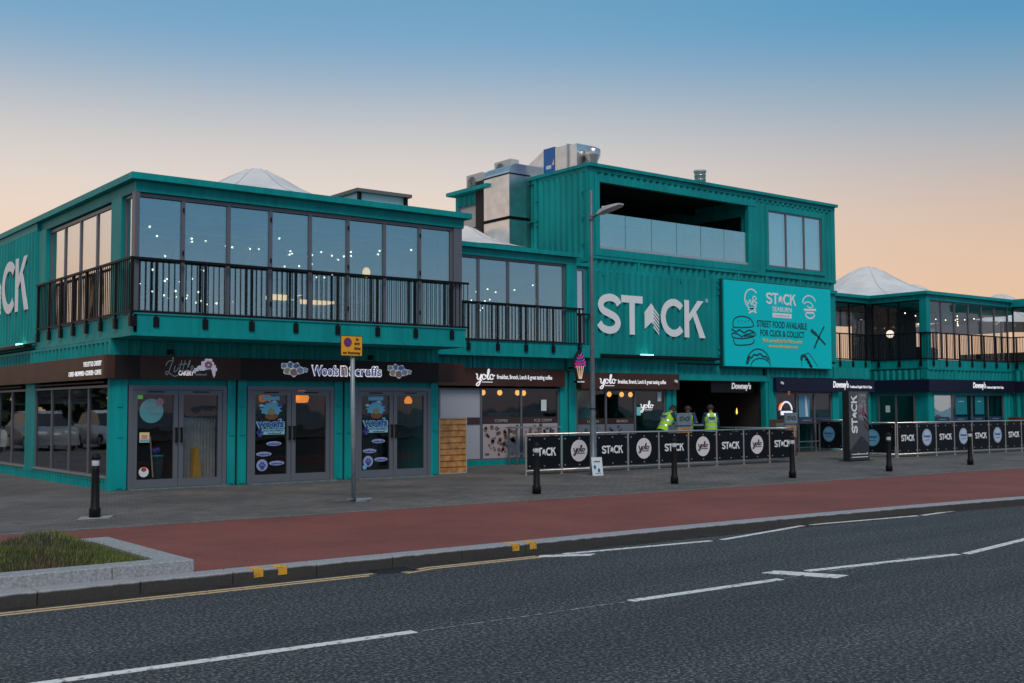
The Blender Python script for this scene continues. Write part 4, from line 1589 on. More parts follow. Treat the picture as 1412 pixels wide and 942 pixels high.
for dx in (-.13, -.045, .045, .13):
    mb.tube((21.75 + dx, 2.80, .03), (21.75 + dx * .35, 2.42, .03), .012, n=6)
mb.build('neon_cone', NEONWARM, ic)
mb = MB(FI)
mb.box(21.58, 21.92, 2.30, 2.37, -.06, .06)
mb.build('base_plate', BLACK, ic)
text('lettering', FI, 'ICE CREAM', (21.62, 21.88, 2.315, 2.355), .06, LIT, ic)
mb = MB()
mb.tube((21.75, 24.83, 2.75), (21.75, 25.42, 2.75), .03, n=8)
mb.build('arm', BLACK, ic)

# ================================================================== TOWER (three storeys, 40 ft containers)
C = thing('container_tower', 'three storey teal container tower with white STACK letters and open balcony', 'building', (29, 29, 0))
FC, LC = front(25.55), leftside(22.85)
CX0, CX1 = 22.85, 34.96
# roof and shells
box('roof', WORLD, CX0 - .08, CX1 + .08, 25.43, 30.9, 8.93, 9.03, TEALTRIM, C)
box('ceiling', WORLD, CX0 + .05, CX1 - .05, 25.6, 30.8, 8.80, 8.92, TEAL, C)
box('floor_slab', WORLD, CX0 + .05, CX1 - .05, 25.62, 30.8, 6.10, 6.42, TEAL, C)
box('floor_slab', WORLD, CX0 + .05, CX1 - .05, 25.7, 30.8, 3.0, 3.30, TEAL, C)
box('side_wall', WORLD, CX1 - .06, CX1, 25.62, 30.8, 0, 8.93, TEAL, C)
box('back_wall', WORLD, CX0, CX1, 30.7, 30.8, 0, 8.93, TEAL, C)
# third storey, front: open balcony 23.2..30.1, solid bay with window to the right
box('top_rail', FC, CX0, CX1, 8.80, 8.93, -.1, .03, TEALTRIM, C)
corrugated('wall', FC, CX0 + .1, CX1 - .1, 8.70, 8.80, TEAL, C, -.03)
for a, b, nm in ((CX0, 23.04, 'corner_post'), (34.72, CX1, 'corner_post')):
    box(nm, FC, a, b, 6.10, 8.80, -.15, .02, TEALTRIM, C)
fr = MB(FC)
fr.box(23.04, 30.52, 8.49, 8.70, -.12, .045)
fr.box(23.04, 30.52, 6.22, 6.44, -.12, .045)
fr.box(23.04, 23.24, 6.44, 8.49, -.12, .045)
fr.box(30.12, 30.52, 6.44, 8.49, -.12, .03)
fr.build('balcony_frame', TEALTRIM, C)
corrugated('wall', FC, 30.52, 31.10, 6.22, 8.72, TEAL, C, -.03)
corrugated('wall', FC, 34.20, 34.72, 6.22, 8.72, TEAL, C, -.03)
fr = MB(FC)
fr.box(31.02, 34.32, 8.44, 8.60, -.1, .04)
fr.box(31.02, 34.32, 6.34, 6.47, -.1, .04)
fr.box(31.02, 31.16, 6.47, 8.44, -.1, .04)
fr.box(34.16, 34.32, 6.47, 8.44, -.1, .04)
fr.build('window_surround', TEALTRIM, C)
box('wall', FC, 31.1, 34.3, 8.60, 8.72, -.08, -.01, TEAL, C)
box('wall', FC, 31.1, 34.3, 6.22, 6.34, -.08, -.01, TEAL, C)
SKYGLASS = glass('reflective_glass', (.78, .92, .94), .50, gc=(.86, 1, .97))
window(FC, C, [31.16, 32.16, 33.17, 34.16], 6.47, 8.44, -.02, SKYGLASS)
for a in (31.2, 32.2, 33.2):
    box('added_backing', FC, a, a + .94, 6.5, 8.42, -.16, -.15, mat('pane_brightener', (.62, .78, .80), .8), C)  # added pale sheets that brighten the panes like reflected sky
# room behind that window, and the covered terrace
box('room_wall', WORLD, 30.2, 30.3, 25.75, 30.5, 6.42, 8.80, TEAL, C)
box('room_wall', WORLD, 30.3, CX1 - .06, 29.0, 29.1, 6.42, 8.80, ROOM, C)
box('terrace_wall', WORLD, CX0 + .08, 30.2, 30.5, 30.6, 6.47, 8.80, ROOM, C)
box('terrace_floor', WORLD, CX0 + .08, 30.2, 25.7, 30.5, 6.42, 6.47, GREYBOARD, C)
box('terrace_ceiling', WORLD, CX0 + .08, 30.2, 25.7, 30.5, 8.72, 8.795, RUBBER, C)
FT = front(30.48)
window(FT, C, [23.1, 24.3, 25.5, 26.7, 27.9, 29.1, 30.15], 6.47, 8.30, .04, GLASSDIM, BLACK)
FTR = leftside(30.2)
window(FTR, C, [-28.6, -27.2, -25.9], 6.5, 8.15, .03, SKYGLASS, BLACK)
box('terrace_beam', WORLD, CX0 + .1, 30.15, 28.0, 28.15, 8.5, 8.72, BLACK, C)
# glass balustrade
bal = box('balustrade', FC, 23.24, 30.12, 6.44, 6.53, -.10, -.02, mat('pale_channel', (.45, .47, .5), .4, .4), C)
n = 6
for i in range(n):
    a = 23.26 + i * (6.84 / n)
    box('glass_panel', FC, a, a + 6.84 / n - .02, 6.53, 7.56, -.07, -.05, GLASSBAL, bal)
# corrugated collar below the third storey
corrugated('wall', FC, CX0 + .1, CX1 - .1, 5.84, 6.12, TEAL, C, -.06)
box('bottom_rail', FC, CX0, CX1, 6.12, 6.22, -.1, .03, TEALTRIM, C)
for a in (24.9, 26.35, 28.0, 29.6, 31.05, 32.9):
    box('rib_post', FC, a - .05, a + .05, 5.84, 6.12, -.06, .02, TEALTRIM, C)
box('mid_rail', FC, CX0, CX1, 5.72, 5.84, -.1, .07, TEALTRIM, C)
# second storey: the lettered container side
wc = corrugated('wall', FC, CX0, 28.40, 3.22, 5.72, TEAL, C, .06, pitch=.265)
box('wall', FC, 28.40, CX1, 3.22, 5.72, -.1, -.02, TEAL, C)
box('corner_post', FC, 28.42, 28.62, 3.05, 5.72, -.1, .05, TEALTRIM, C)
for z in (3.3, 3.5, 5.3, 5.5):
    box('casting', FC, 28.44, 28.60, z, z + .12, .05, .075, TEALTRIM, C)
for a in (23.3, 26.7):
    box('lug', FC, a - .04, a + .04, 5.60, 5.72, .10, .14, TEALTRIM, C)
stack_logo(FC, (23.02, 27.80, 3.83, 5.06), .114, WHITE, wc)
mb = MB(FC)
mb.ribbon(ellipse(27.88, 5.08, .05, .055, 16), .014, .114, .122, True)
mb.build('registered_ring', WHITE, wc)
text('lettering', FC, 'R', (27.862, 27.902, 5.052, 5.11), .114, WHITE, wc)
tr = box('light_trough', FC, CX0, 28.30, 3.12, 3.20, .0, .36, BLACK, C)
box('flood_light', FC, 24.72, 25.2, 3.20, 3.235, .22, .32, FLOOD, tr)
box('bottom_rail', FC, CX0, CX1, 3.02, 3.14, -.1, .03, TEALTRIM, C)
# billboard
bbd = thing('billboard', 'teal street food billboard with white logos and dark food drawings on the tower', 'billboard', (31.4, 25.4, 3))
FBB = front(25.30)
box('panel', FBB, 28.58, 34.30, 2.95, 5.82, -.06, 0, BOARDTEAL, bbd)
box('frame', FBB, 28.54, 34.34, 2.91, 5.86, -.20, -.06, mat('dark_teal_frame', (.004, .07, .08), .5), bbd)
def BB(px, py):      # billboard layout coordinates: 0..1 across, 0..1 up
    return 28.58 + 5.72 * px, 2.95 + 2.87 * py
def bfit(x0, x1, y0, y1):
    a, b = BB(x0, y0)
    c_, d = BB(x1, y1)
    return (a, c_, b, d)
pn = bpy.data.objects['panel']
stack_logo(FBB, bfit(.37, .655, .755, .895), .003, WHITE, pn)
text('lettering', FBB, 'SEABURN', bfit(.43, .61, .67, .73), .003, WHITE, pn, .012)
box('print', FBB, *bfit(.43, .61, .60, .655), 0.001, .004, WHITE, pn)
scribble(FBB, bfit(.45, .59, .617, .638), .004, mat('grey_ink', (.45, .5, .55), .5), pn)
text('lettering', FBB, 'STREET FOOD AVAILABLE', bfit(.285, .755, .475, .555), .003, BANDINK, pn, .012)
text('lettering', FBB, 'FOR CLICK & COLLECT', bfit(.315, .73, .37, .445), .003, BANDINK, pn, .012)
text('lettering', FBB, 'Visit our website for link to order', bfit(.335, .71, .295, .345), .003, ORANGEINK, pn, .012)
text('lettering', FBB, 'www.stackseaburn.com', bfit(.39, .665, .235, .275), .003, ORANGEINK, pn, .012)


def line_art(name, paths, wdt, m, c1=.004):
    mb = MB(FBB)
    for p, closed, w_ in paths:
        q = [BB(*t) for t in p]
        mb.ribbon(smooth_path(q, 5, closed), wdt * w_, .001, c1, closed)
    return mb.build(name, m, pn)


E_ = lambda x, y, rx, ry, t0, t1, n=12: [(x + rx * math.cos(R(t0 + (t1 - t0) * i / n)), y + ry * math.sin(R(t0 + (t1 - t0) * i / n))) for i in range(n + 1)]
# round logo, left
line_art('round_logo', [(E_(.24, .80, .06, .115, 40, 320), False, 1), ([(.195, .78), (.21, .73), (.225, .79), (.24, .73), (.25, .80)], False, .8),
                        ([(.255, .72), (.255, .83), (.285, .81), (.26, .775), (.29, .76), (.26, .72)], False, .8), ([(.21, .67), (.24, .69), (.28, .67)], False, 1.4),
                        ([(.215, .63), (.245, .655), (.285, .64)], False, 1.2)], .045, WHITE)
line_art('round_logo', [(E_(.785, .80, .065, .10, 20, 180), False, 1), ([(.73, .79), (.76, .82), (.80, .81), (.82, .77), (.79, .75), (.76, .77)], False, .8),
                        ([(.73, .72), (.85, .73)], False, 1.6), ([(.75, .685), (.83, .69)], False, 1.4), (E_(.79, .675, .045, .055, 180, 360), False, 1.2)], .045, WHITE)
# burger
line_art('burger_drawing', [([(.075, .45), (.075, .52), (.10, .565), (.15, .585), (.21, .575), (.245, .53), (.25, .475), (.16, .455), (.075, .45)], False, 1),
                            ([(.06, .43), (.10, .40), (.13, .425), (.17, .395), (.21, .425), (.26, .41)], False, 1.2),
                            ([(.065, .385), (.11, .375), (.15, .345), (.17, .365), (.26, .40), (.26, .36), (.16, .325), (.07, .335), (.065, .385)], False, 1),
                            ([(.075, .315), (.085, .26), (.12, .245), (.22, .26), (.255, .29), (.255, .325)], False, 1)] +
         [([(.17 + i * .017, .345), (.185 + i * .017, .375)], False, 1.2) for i in range(5)] + [([(.12 + .03 * i, .52 + .015 * (i % 2)), (.125 + .03 * i, .53 + .015 * (i % 2))], False, .8) for i in range(4)], .045, BANDINK)
# taco
line_art('taco_drawing', [(E_(.295, .01, .11, .20, 175, 15), False, 1), (E_(.315, .0, .09, .10, 175, 5), False, 1),
                          ([(.195, .09), (.215, .115), (.23, .10), (.255, .14), (.285, .135), (.31, .155), (.335, .125), (.365, .12), (.385, .085)], False, 1.4),
                          ([(.19, .03), (.205, .06)], False, 2), ([(.20, .07), (.215, .09)], False, 2)], .045, BANDINK)
# hot dog
line_art('hot_dog_drawing', [([(.70, .09), (.70, .14), (.725, .15), (.75, .12), (.80, .0)], False, 2.6), ([(.73, .165), (.755, .18), (.78, .17), (.86, .02)], False, .7)] +
         [([(.735 + .018 * i, .10 - .035 * i), (.765 + .018 * i, .105 - .035 * i)], False, 1.4) for i in range(3)] + [([(.70, .09), (.70, .01)], False, .5)], .045, BANDINK)
# crossed fork and knife
line_art('cutlery_drawing', [([(.795, .475), (.825, .445), (.85, .42)], False, 3.0), ([(.85, .42), (.94, .30)], False, 1.8), ([(.93, .53), (.885, .42)], False, 1.5), ([(.885, .42), (.825, .25)], False, 1.8)], .045, BANDINK)
# ground storey of the tower
corrugated('wall', FC, 22.3, 26.36, 2.62, 3.02, TEAL, C, .0)
corrugated('wall', FC, 26.6, 30.85, 2.66, 2.98, TEAL, C, -.05, pitch=.30)
corrugated('wall', FC, 31.05, 36.9, 2.62, 3.02, TEAL, C, .0)
for a in (22.4, 24.25, 26.45, 31.0, 32.7, 34.75):
    box('rib_post', FC, a - .06, a + .06, 2.60, 3.02, -.05, .06, TEALTRIM, C)
box('entrance_beam', FC, 26.40, 31.05, 2.46, 2.60, -.15, .05, TEALTRIM, C)
box('entrance_beam', FC, 26.52, 30.93, 2.60, 2.66, -.15, .02, TEALTRIM, C)
for a, b in ((26.06, 26.28), (26.32, 26.50), (30.88, 31.02), (31.06, 31.45), (34.62, 34.98), (36.6, 36.9)):
    box('column', FC, a, b, 0, 2.62, -.2, .03, TEALTRIM, C, .01)
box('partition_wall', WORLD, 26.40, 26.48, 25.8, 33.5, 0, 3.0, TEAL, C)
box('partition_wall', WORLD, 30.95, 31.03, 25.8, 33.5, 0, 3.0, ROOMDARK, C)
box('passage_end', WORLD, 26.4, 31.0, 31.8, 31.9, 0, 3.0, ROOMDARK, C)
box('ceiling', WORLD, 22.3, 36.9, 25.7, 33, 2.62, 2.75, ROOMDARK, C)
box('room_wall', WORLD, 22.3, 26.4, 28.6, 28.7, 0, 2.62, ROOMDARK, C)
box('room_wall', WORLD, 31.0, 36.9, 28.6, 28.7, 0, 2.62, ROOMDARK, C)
box('roof_slab', WORLD, 34.96, 36.9, 25.6, 29, 2.9, 3.0, TEAL, C)
sgC = box('sign_board', FC, 22.30, 26.46, 2.15, 2.64, .06, .20, BROWN, C)
yolo_logo(FC, (23.02, 23.72, 2.14, 2.60), .202, LIT, sgC)
text('lettering', FC, 'Breakfast, Brunch, Lunch & great tasting coffee', (23.78, 25.85, 2.28, 2.44), .202, LIT, sgC, .012)
sgD = box('sign_board', FC, 31.25, 36.95, 2.12, 2.60, .06, .20, NAVY, C)
for (F_, a0) in ((FC, 34.42),):
    text('lettering', F_, "Downey's", (a0, a0 + .92, 2.20, 2.52), .202, LIT, sgD, .035, .15)
    text('lettering', F_, 'Traditional English Fish & Chips', (a0 + .98, a0 + 2.35, 2.24, 2.36), .202, LIT, sgD, .015)
for a, b_, sb in ((26.28, .06, sgC), (31.52, .06, sgD)):
    cm = box('camera_base', FC, a - .05, a + .05, 2.38, 2.46, .20, .23, PAPER, sb)
    mb = MB()
    mb.ball(FC.p(a, 2.39, .25), .05, 10)
    mb.build('camera_dome', PAPER, cm, True)
# second cafe window under the brown sign
w = window(FC, C, [22.30, 23.50, 24.72, 26.04], .14, 2.14, -.06, GLASSLOW)
box('kick_panel', FC, 22.3, 26.04, 0, .14, -.1, .02, TEALTRIM, C)
for i, (a, b, s) in enumerate(((22.35, 23.45, 'LUNCH'), (23.55, 24.67, 'BRUNCH'))):
    f = box('window_film', FC, a, b, 1.08, 1.26, -.053, -.051, FILMBROWN, w)
    text('lettering', FC, s, (a + .4, a + .85, 1.13, 1.21), -.051, MATS['grey_letter'], f, .005)
    f2 = box('window_film', FC, a, b, .19, 1.08, -.053, -.051, mat('blue_grey_film', (.17, .19, .24), .4), w)
    rg = random.Random(i + 9)
    for k in range(26):
        r = rg.choice((.03, .045, .06, .07))
        disc('cookie_print', FC, rg.uniform(a + .08, b - .08), rg.uniform(.4, 1.02), r, r, -.051, -.050, mat('blue_grey_print', (.06, .06, .09), .5), f2, 12)
yolo_logo(FC, (24.95, 25.55, 1.42, 1.80), -.05, LIT, w)
tag(box('menu_card', FC, 25.72, 25.88, 1.78, 2.06, -.05, -.045, PAPER, None), 'small white menu card at the top of the cafe door', 'menu')
tag(box('menu_card', FC, 24.80, 24.98, 1.34, 1.60, -.05, -.045, AQUA, None), 'pale blue notice beside the white script on the cafe door', 'notice')
for i, (x, y) in enumerate(((22.75, 26.2), (24.2, 26.2), (24.92, 26.4), (25.5, 26.6))):
    pl = thing('pendant_lamp', ('bare amber bulb hanging behind the lunch window', 'bare amber bulb hanging behind the brunch window', 'bare amber bulb beside the pale blue notice on the cafe door', 'bare amber bulb above the white script on the cafe door')[i], 'lamp', (x, y, 2.1), 'amber bulbs behind the cafe windows')
    mb = MB()
    mb.ball((x, y, 2.0), .075, 10, 1.15)
    mb.build('bulb', MATS['amber_bulb'], pl, True)
    mb = MB()
    mb.tube((x, y, 2.05), (x, y, 2.64), .008, n=5)
    mb.build('cord', BLACK, pl)
# passage fittings: inner Downey's sign, bar and ember heater
ps = thing('passage_sign', "lit white Downey's sign inside the dark entrance passage", 'sign', (29.9, 25.95, 2.1))
FP = front(25.95)
box('board', FP, 28.6, 30.94, 2.08, 2.46, -.06, 0, INK, ps)
text('lettering', FP, "Downey's", (29.62, 30.62, 2.14, 2.42), .002, LIT, ps, .035, .15)
ht = thing('patio_heater', 'glowing orange heater at the back of the entrance passage', 'heater', (30.5, 26.6, 0))
mb = MB()
mb.lathe(30.5, 26.6, [(.22, 0), (.22, .06), (.035, .08), (.03, 1.15), (.10, 1.2), (.10, 1.6), (.03, 1.62)], 14)
mb.build('stand', BLACK, ht, True)
mb = MB()
mb.lathe(30.47, 26.47, [(.012, 1.34), (.03, 1.40), (.022, 1.46), (.005, 1.55)], 10)
mb.build('flame', mat('ember', (1, .4, .1), .5, emit=(1, .35, .08), estr=3), ht, True)
pb = thing('passage_counter', 'dark wooden counter in the entrance passage', 'counter', (30.2, 30, 0))
box('front', WORLD, 28.6, 30.9, 29.9, 30.6, 0, 1.1, WOODDARK, pb)
box('top', WORLD, 28.5, 30.94, 29.8, 30.7, 1.1, 1.15, WOODDARK, pb)
# Downey's shop windows
w = window(FC, C, [31.45, 32.62, 33.62, 34.60], .12, 2.10, -.05, GLASSLOW, ALU)
box('wall', FC, 31.06, 32.0, 0.0, 1.15, .035, .06, WOODDARK, C)
BURG = mat('neon_red', (1, .25, .12), .5, emit=(1, .18, .06), estr=1.2)
mb = MB(FC)
mb.ribbon(E_(32.05, 1.42, .32, .34, 10, 170, 14), .06, -.04, -.03)
mb.build('burger_neon', mat('neon_white', (.9, .9, 1), .5, emit=(.8, .85, 1), estr=.6), w)
mb = MB(FC)
mb.ribbon(E_(31.85, 1.50, .16, .18, 80, 190, 8), .10, -.038, -.03)
mb.build('burger_neon', BURG, w)
box('burger_neon', FC, 31.75, 32.38, 1.30, 1.44, -.04, -.03, MATS['neon_white'], w)
p1 = box('window_poster', FC, 32.75, 33.35, 1.22, 2.0, -.04, -.038, mat('blue_poster', (.10, .30, .46), .45), w)
mb = MB(FC)
mb.prism([(33.12, 1.24), (33.26, 1.24), (33.18, 1.96), (33.10, 1.96)], -.038, -.036)
mb.build('print', PAPER, p1)
for a, b in ((32.68, 33.56), (33.68, 34.54)):
    f = box('window_film', FC, a, b, 1.02, 1.20, -.043, -.041, mat('navy_film', (.02, .05, .11), .4), w)
    scribble(FC, (a + .25, b - .15, 1.08, 1.14), -.041, mat('pale_ink', (.3, .4, .48), .5), f)
for (x, y, z) in ((32.9, 26.6, 1.05), (33.3, 26.8, 1.0), (33.1, 27.2, 1.12), (34.0, 27.0, 2.1), (33.5, 27.0, 2.2)):
    pl = thing('table_lamp', 'small orange lamp on a stem below the blue poster in the chip shop' if z < 2 else 'small orange lamp hanging from the chip shop ceiling', 'lamp', (x, y, z - .2), 'orange lamps in the chip shop')
    mb = MB()
    mb.ball((x, y, z), .055, 8)
    mb.build('bulb', AMBER, pl, True)
    mb = MB()
    if z > 2:
        mb.tube((x, y, z), (x, y, 2.63), .008, n=5)
    else:
        mb.tube((x, y, 0), (x, y, z - .04), .015, n=6)
    mb.build('stem', BLACK, pl)
# tower, left flank
corrugated('wall', LC, -28.05, -25.70, 6.05, 8.80, TEAL, C, .0)
corrugated('wall', LC, -30.8, -28.15, 6.05, 8.80, TEAL, C, -.06)
box('corner_post', LC, -28.16, -28.03, 6.0, 8.93, -.08, .05, TEALTRIM, C)
box('corner_post', LC, -25.72, -25.56, 3.0, 8.93, -.08, .03, TEALTRIM, C)
box('top_rail', LC, -30.8, -25.56, 8.80, 8.93, -.08, .02, TEALTRIM, C)
box('bottom_rail', LC, -30.8, -25.56, 6.02, 6.14, -.08, .05, TEALTRIM, C)
box('wall', LC, -30.8, -25.6, 0, 6.03, -.1, -.04, TEAL, C)
box('tie_rail', LC, -30.4, -28.0, 7.55, 7.60, -.02, .07, TEALTRIM, C)
# door hinges on the flank
for z in (6.6, 7.4, 8.2):
    for a in (-28.02, -25.76):
        box('hinge', LC, a - .04, a + .06, z, z + .05, .05, .08, TEALTRIM, C)
# ------------------------------------------------------------------ wing behind the duct
Wg = thing('container_building', 'small teal upper container with pale window behind the tall silver duct', 'building', (23, 32.5, 6))
LW = leftside(22.2)
LW.o = Vector((22.2, -.95, 0))
LW = Frame(LW.o, (0, -1, 0))
corrugated('wall', LW, -32.5, -30.7, 8.42, 8.78, TEAL, Wg, .0)
box('wall', LW, -32.6, -30.6, 6.0, 8.8, -.3, -.06, TEAL, Wg)
box('corner_post', LW, -32.6, -32.42, 6.0, 8.8, -.05, .03, TEALTRIM, Wg)
box('corner_post', LW, -30.95, -30.6, 6.0, 8.8, -.05, .03, TEALTRIM, Wg)
window(LW, Wg, [-32.40, -31.35], 6.3, 8.40, .0, mat('pale_blind', (.52, .47, .43), .5), ALU)
box('roof', LW, -32.72, -30.4, 8.80, 8.92, -1.5, .35, TEALTRIM, Wg)
railing(LW, Wg, -32.4, -31.3, 6.55, [-31.9], c=.1, bracket=False)
mb = MB()
mb.ball((22.1, 30.05, 7.3), .05, 8)
mb.build('lamp', BULB, Wg, True)

# ------------------------------------------------------------------ roof plant
du = thing('ventilation_duct', 'tall galvanised duct climbing the left flank of the tower', 'duct', (22.4, 29, 6))
DX0, DX1 = 21.95, 22.78
LDu = leftside(DX0)
for z0, z1 in ((6.0, 7.62), (7.66, 9.08)):
    mb = MB()
    mb.box(DX0, DX1, 28.36, 29.72, z0, z1)
    sec = mb.build('duct_section', GALV, du)
    for zz in [z0 + .45 * k for k in range(1, 4)]:
        if zz < z1 - .1:
            box('fold_line', LDu, -29.72, -28.36, zz, zz + .012, .0, .006, GALV, sec)
for z in (7.60, 7.66, 9.06):
    mb = MB()
    mb.box(DX0 - .03, DX1 + .01, 28.33, 29.75, z, z + .035)
    mb.build('flange', BLACK, du)
# bend over the parapet
mb = MB()
n = 8
vs = []
for y in (28.36, 29.72):
    for i in range(n + 1):
        a = math.pi - (math.pi / 2) * i / n
        vs.append((DX0 + .32 + .32 * math.cos(a), y, 9.10 + .32 * math.sin(a)))
    vs += [(23.05, y, 9.42), (23.05, y, 9.10), (DX1, y, 9.05)]
m_ = n + 4
fs = [tuple(range(m_)), tuple(range(m_, 2 * m_))[::-1]] + [(i, m_ + i, m_ + (i + 1) % m_, (i + 1) % m_) for i in range(m_)]
mb.add(vs, fs)
mb.build('bend', GALV, du)
fx = thing('extract_fan', 'roof extract fan run with blue casing and conical silver cowl', 'fan', (23.3, 27.5, 9.0))
def taper(name, x0, x1, y0, y1, za0, za1, zb0, zb1, m):
    mb = MB()
    mb.add([(x0, y0, za0), (x1, y0, za0), (x1, y0, za1), (x0, y0, za1), (x0, y1, zb0), (x1, y1, zb0), (x1, y1, zb1), (x0, y1, zb1)],
           [(0, 1, 2, 3), (7, 6, 5, 4), (4, 5, 1, 0), (1, 5, 6, 2), (2, 6, 7, 3), (4, 0, 3, 7)])
    return mb.build(name, m, fx)
taper('transition', 23.0, 23.85, 27.9, 28.9, 9.06, 9.86, 9.10, 9.42, GALV)
b_ = taper('fan_casing', 22.98, 23.9, 27.35, 27.88, 9.05, 9.88, 9.05, 9.88, UNITBLUE)
box('maker_plate', leftside(22.98), -27.75, -27.5, 9.2, 9.32, 0, .006, PAPER, b_)
mb = MB(leftside(22.98))
mb.prism([(-27.46, 9.30), (-27.36, 9.30), (-27.36, 9.5)], 0, .006)
mb.build('warning_label', CREAM, b_)
taper('silencer', 23.0, 23.85, 26.75, 27.33, 9.07, 9.84, 9.07, 9.84, GALV)
box('flange', WORLD, 22.97, 23.88, 26.70, 26.75, 9.06, 9.86, STEEL, fx)
taper('silencer', 23.02, 23.83, 26.30, 26.70, 9.09, 9.80, 9.09, 9.80, GALV)
mb = MB()
mb.lathe(23.42, 26.02, [(.16, 9.03), (.16, 9.20), (.25, 9.40), (.25, 9.58), (.22, 9.62), (.05, 9.63)], 24)
mb.build('outlet_cowl', GALV, fx, True)
for y in (26.5, 27.6, 28.5):
    box('support', WORLD, 23.1, 23.8, y - .04, y + .04, 9.02, 9.10, BLACK, fx)
pp = thing('pipe_bundle', 'dark vertical pipe run beside the silver duct', 'pipe', (22.2, 30, 6))
mb = MB()
for i in range(4):
    mb.tube((22.06, 29.84 + i * .13, 6.0), (22.06, 29.84 + i * .13, 9.1), .065, n=8)
mb.build('pipes', mat('lagging', (.03, .02, .02), .8), pp)
box('clip', WORLD, 21.95, 22.3, 29.78, 30.32, 8.9, 8.96, BLACK, pp)


def ac_unit(x, y, z, label):
    t = thing('air_conditioner', label, 'air conditioner', (x, y, z), 'air conditioners on the tower roof')
    F_ = leftside(x - .2)
    mb = MB(F_)
    mb.box(-y - .45, -y + .45, z + .06, z + .68, -.36, 0)
    mb.build('casing', ACWHITE, t)
    mb = MB(F_)
    mb.prism(ellipse(-y - .12, z + .37, .24, .24, 20), 0, .012)
    mb.build('fan_grille', mat('dark_grille', (.05, .045, .045), .6), t)
    mb = MB(F_)
    for r in (.07, .13, .19, .24):
        mb.ribbon(ellipse(-y - .12, z + .37, r, r, 20), .012, .012, .02, True)
    mb.build('guard_ring', ACWHITE, t)
    for dy in (-.35, .35):
        box('foot', WORLD, x - .2, x + .16, y + dy - .03, y + dy + .03, z, z + .06, BLACK, t)


ac_unit(22.9, 31.3, 8.94, 'pale air conditioner with round fan on the container roof behind the duct')
ac_unit(23.4, 30.35, 9.30, 'pale air conditioner raised behind the top of the silver duct')
box('plinth', WORLD, 23.15, 23.65, 29.85, 30.85, 9.02, 9.30, BLACK, C)
vp = thing('vent_pipe', 'short ribbed silver vent pipe on the tower roof', 'vent', (28.8, 26.5, 9.03))
mb = MB()
mb.lathe(28.8, 26.5, [(.19, 9.0), (.19, 9.62), (.22, 9.64), (.22, 9.70), (.05, 9.72)], 16)
mb.build('pipe', mat('pale_vent', (.52, .50, .49), .5, .2), vp, True)
for z in (9.2, 9.35, 9.5):
    mb = MB()
    mb.lathe(28.8, 26.5, [(.19, z), (.205, z + .01), (.205, z + .03), (.19, z + .04)], 16)
    mb.build('rib', STEEL, vp, True)

# ================================================================== RIGHT WINGS
D = thing('container_building', 'teal glazed container wing projecting beside the tower above the chip shop', 'building', (43, 28, 0))
FD0, FD, LD = front(27.6), front(25.05), leftside(40.0)
DX = 46.3
# recessed part 35..40 (upper storey)
box('roof', WORLD, 34.97, 40.3, 27.48, 30.2, 5.975, 6.10, TEALTRIM, D)
box('fascia', WORLD, 34.97, 40, 27.6, 30.1, 5.80, 5.97, TEALTRIM, D)
box('deck_slab', WORLD, 34.97, 40, 27.62, 34, 3.05, 3.44, TEAL, D)
box('balcony_beam', FD0, 34.97, 40, 3.07, 3.44, -.02, .02, TEALTRIM, D)
corrugated('wall', FD0, 34.97, 40, 2.55, 3.05, TEAL, D, .0)
window(FD0, D, [35.05, 36.3, 37.5, 38.75, 39.9], 3.46, 5.78, -.1, GLASSWING, BLACK)
railing(FD0, D, 34.98, 40.0, 3.46, posts_between(35.4, 39.6, .85), c=.03, step=.13)
box('wall', FD0, 36.9, 40, 0, 2.55, -.1, 0, TEAL, D)
# projecting part
box('roof', WORLD, 39.90, DX + .1, 24.93, 28.7, 5.98, 6.105, TEALTRIM, D)
box('fascia', WORLD, 40.0, DX, 25.05, 28.6, 5.78, 5.975, TEALTRIM, D)
box('deck_slab', WORLD, 40.02, DX, 25.07, 34, 3.06, 3.42, TEAL, D)
box('balcony_beam', FD, 40, DX, 3.08, 3.42, -.02, .02, TEALTRIM, D)
box('balcony_beam', LD, -27.6, -25.05, 3.08, 3.42, -.02, .018, TEALTRIM, D)
box('beam_flange', FD, 40, DX, 3.02, 3.08, -.1, .05, TEALTRIM, D)
corrugated('wall', FD, 40.25, DX, 2.62, 3.03, TEAL, D, -.02)
corrugated('wall', LD, -27.6, -25.3, 2.62, 3.03, TEAL, D, -.02)
for F_, a, b in ((FD, 40.0, 40.28), (LD, -25.33, -25.06)):
    box('corner_post', F_, a, b, 0 if F_ is FD else 2.7, 5.97, -.2, .01 if F_ is FD else .005, TEALTRIM, D)
box('rib_post', FD, 41.9, 42.0, 2.62, 3.03, -.02, .04, TEALTRIM, D)
window(FD, D, [40.29, 41.20, 42.15, 43.2, 44.2, 45.2, DX], 3.44, 5.78, -.10, GLASSWING, ALU, fw=.055)
window(LD, D, [-27.55, -26.3, -25.34], 3.44, 5.78, -.10, GLASSWING, BLACK)
railing(FD, D, 40.0, DX, 3.44, posts_between(40.4, 46.0, .92), c=.04)
railing(LD, D, -27.55, -25.0, 3.44, posts_between(-27.2, -25.3, .9), c=.04)
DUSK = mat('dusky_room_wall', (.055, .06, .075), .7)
box('room_wall', WORLD, 40.1, 44.6, 28.45, 28.55, 3.42, 5.78, DUSK, D)
box('room_wall', WORLD, 44.6, DX, 28.45, 28.55, 3.42, 4.15, ROOMDARK, D)
box('room_wall', WORLD, 35.0, 40.1, 30.0, 30.1, 3.44, 5.8, DUSK, D)
box('wall', LD, -27.6, -25.1, 0, 2.62, -.1, -.02, TEAL, D)
dr = MB(LD)
dr.box(-27.3, -25.6, 2.0, 2.08, -.02, .03)
dr.box(-27.3, -27.22, 0, 2.0, -.02, .03)
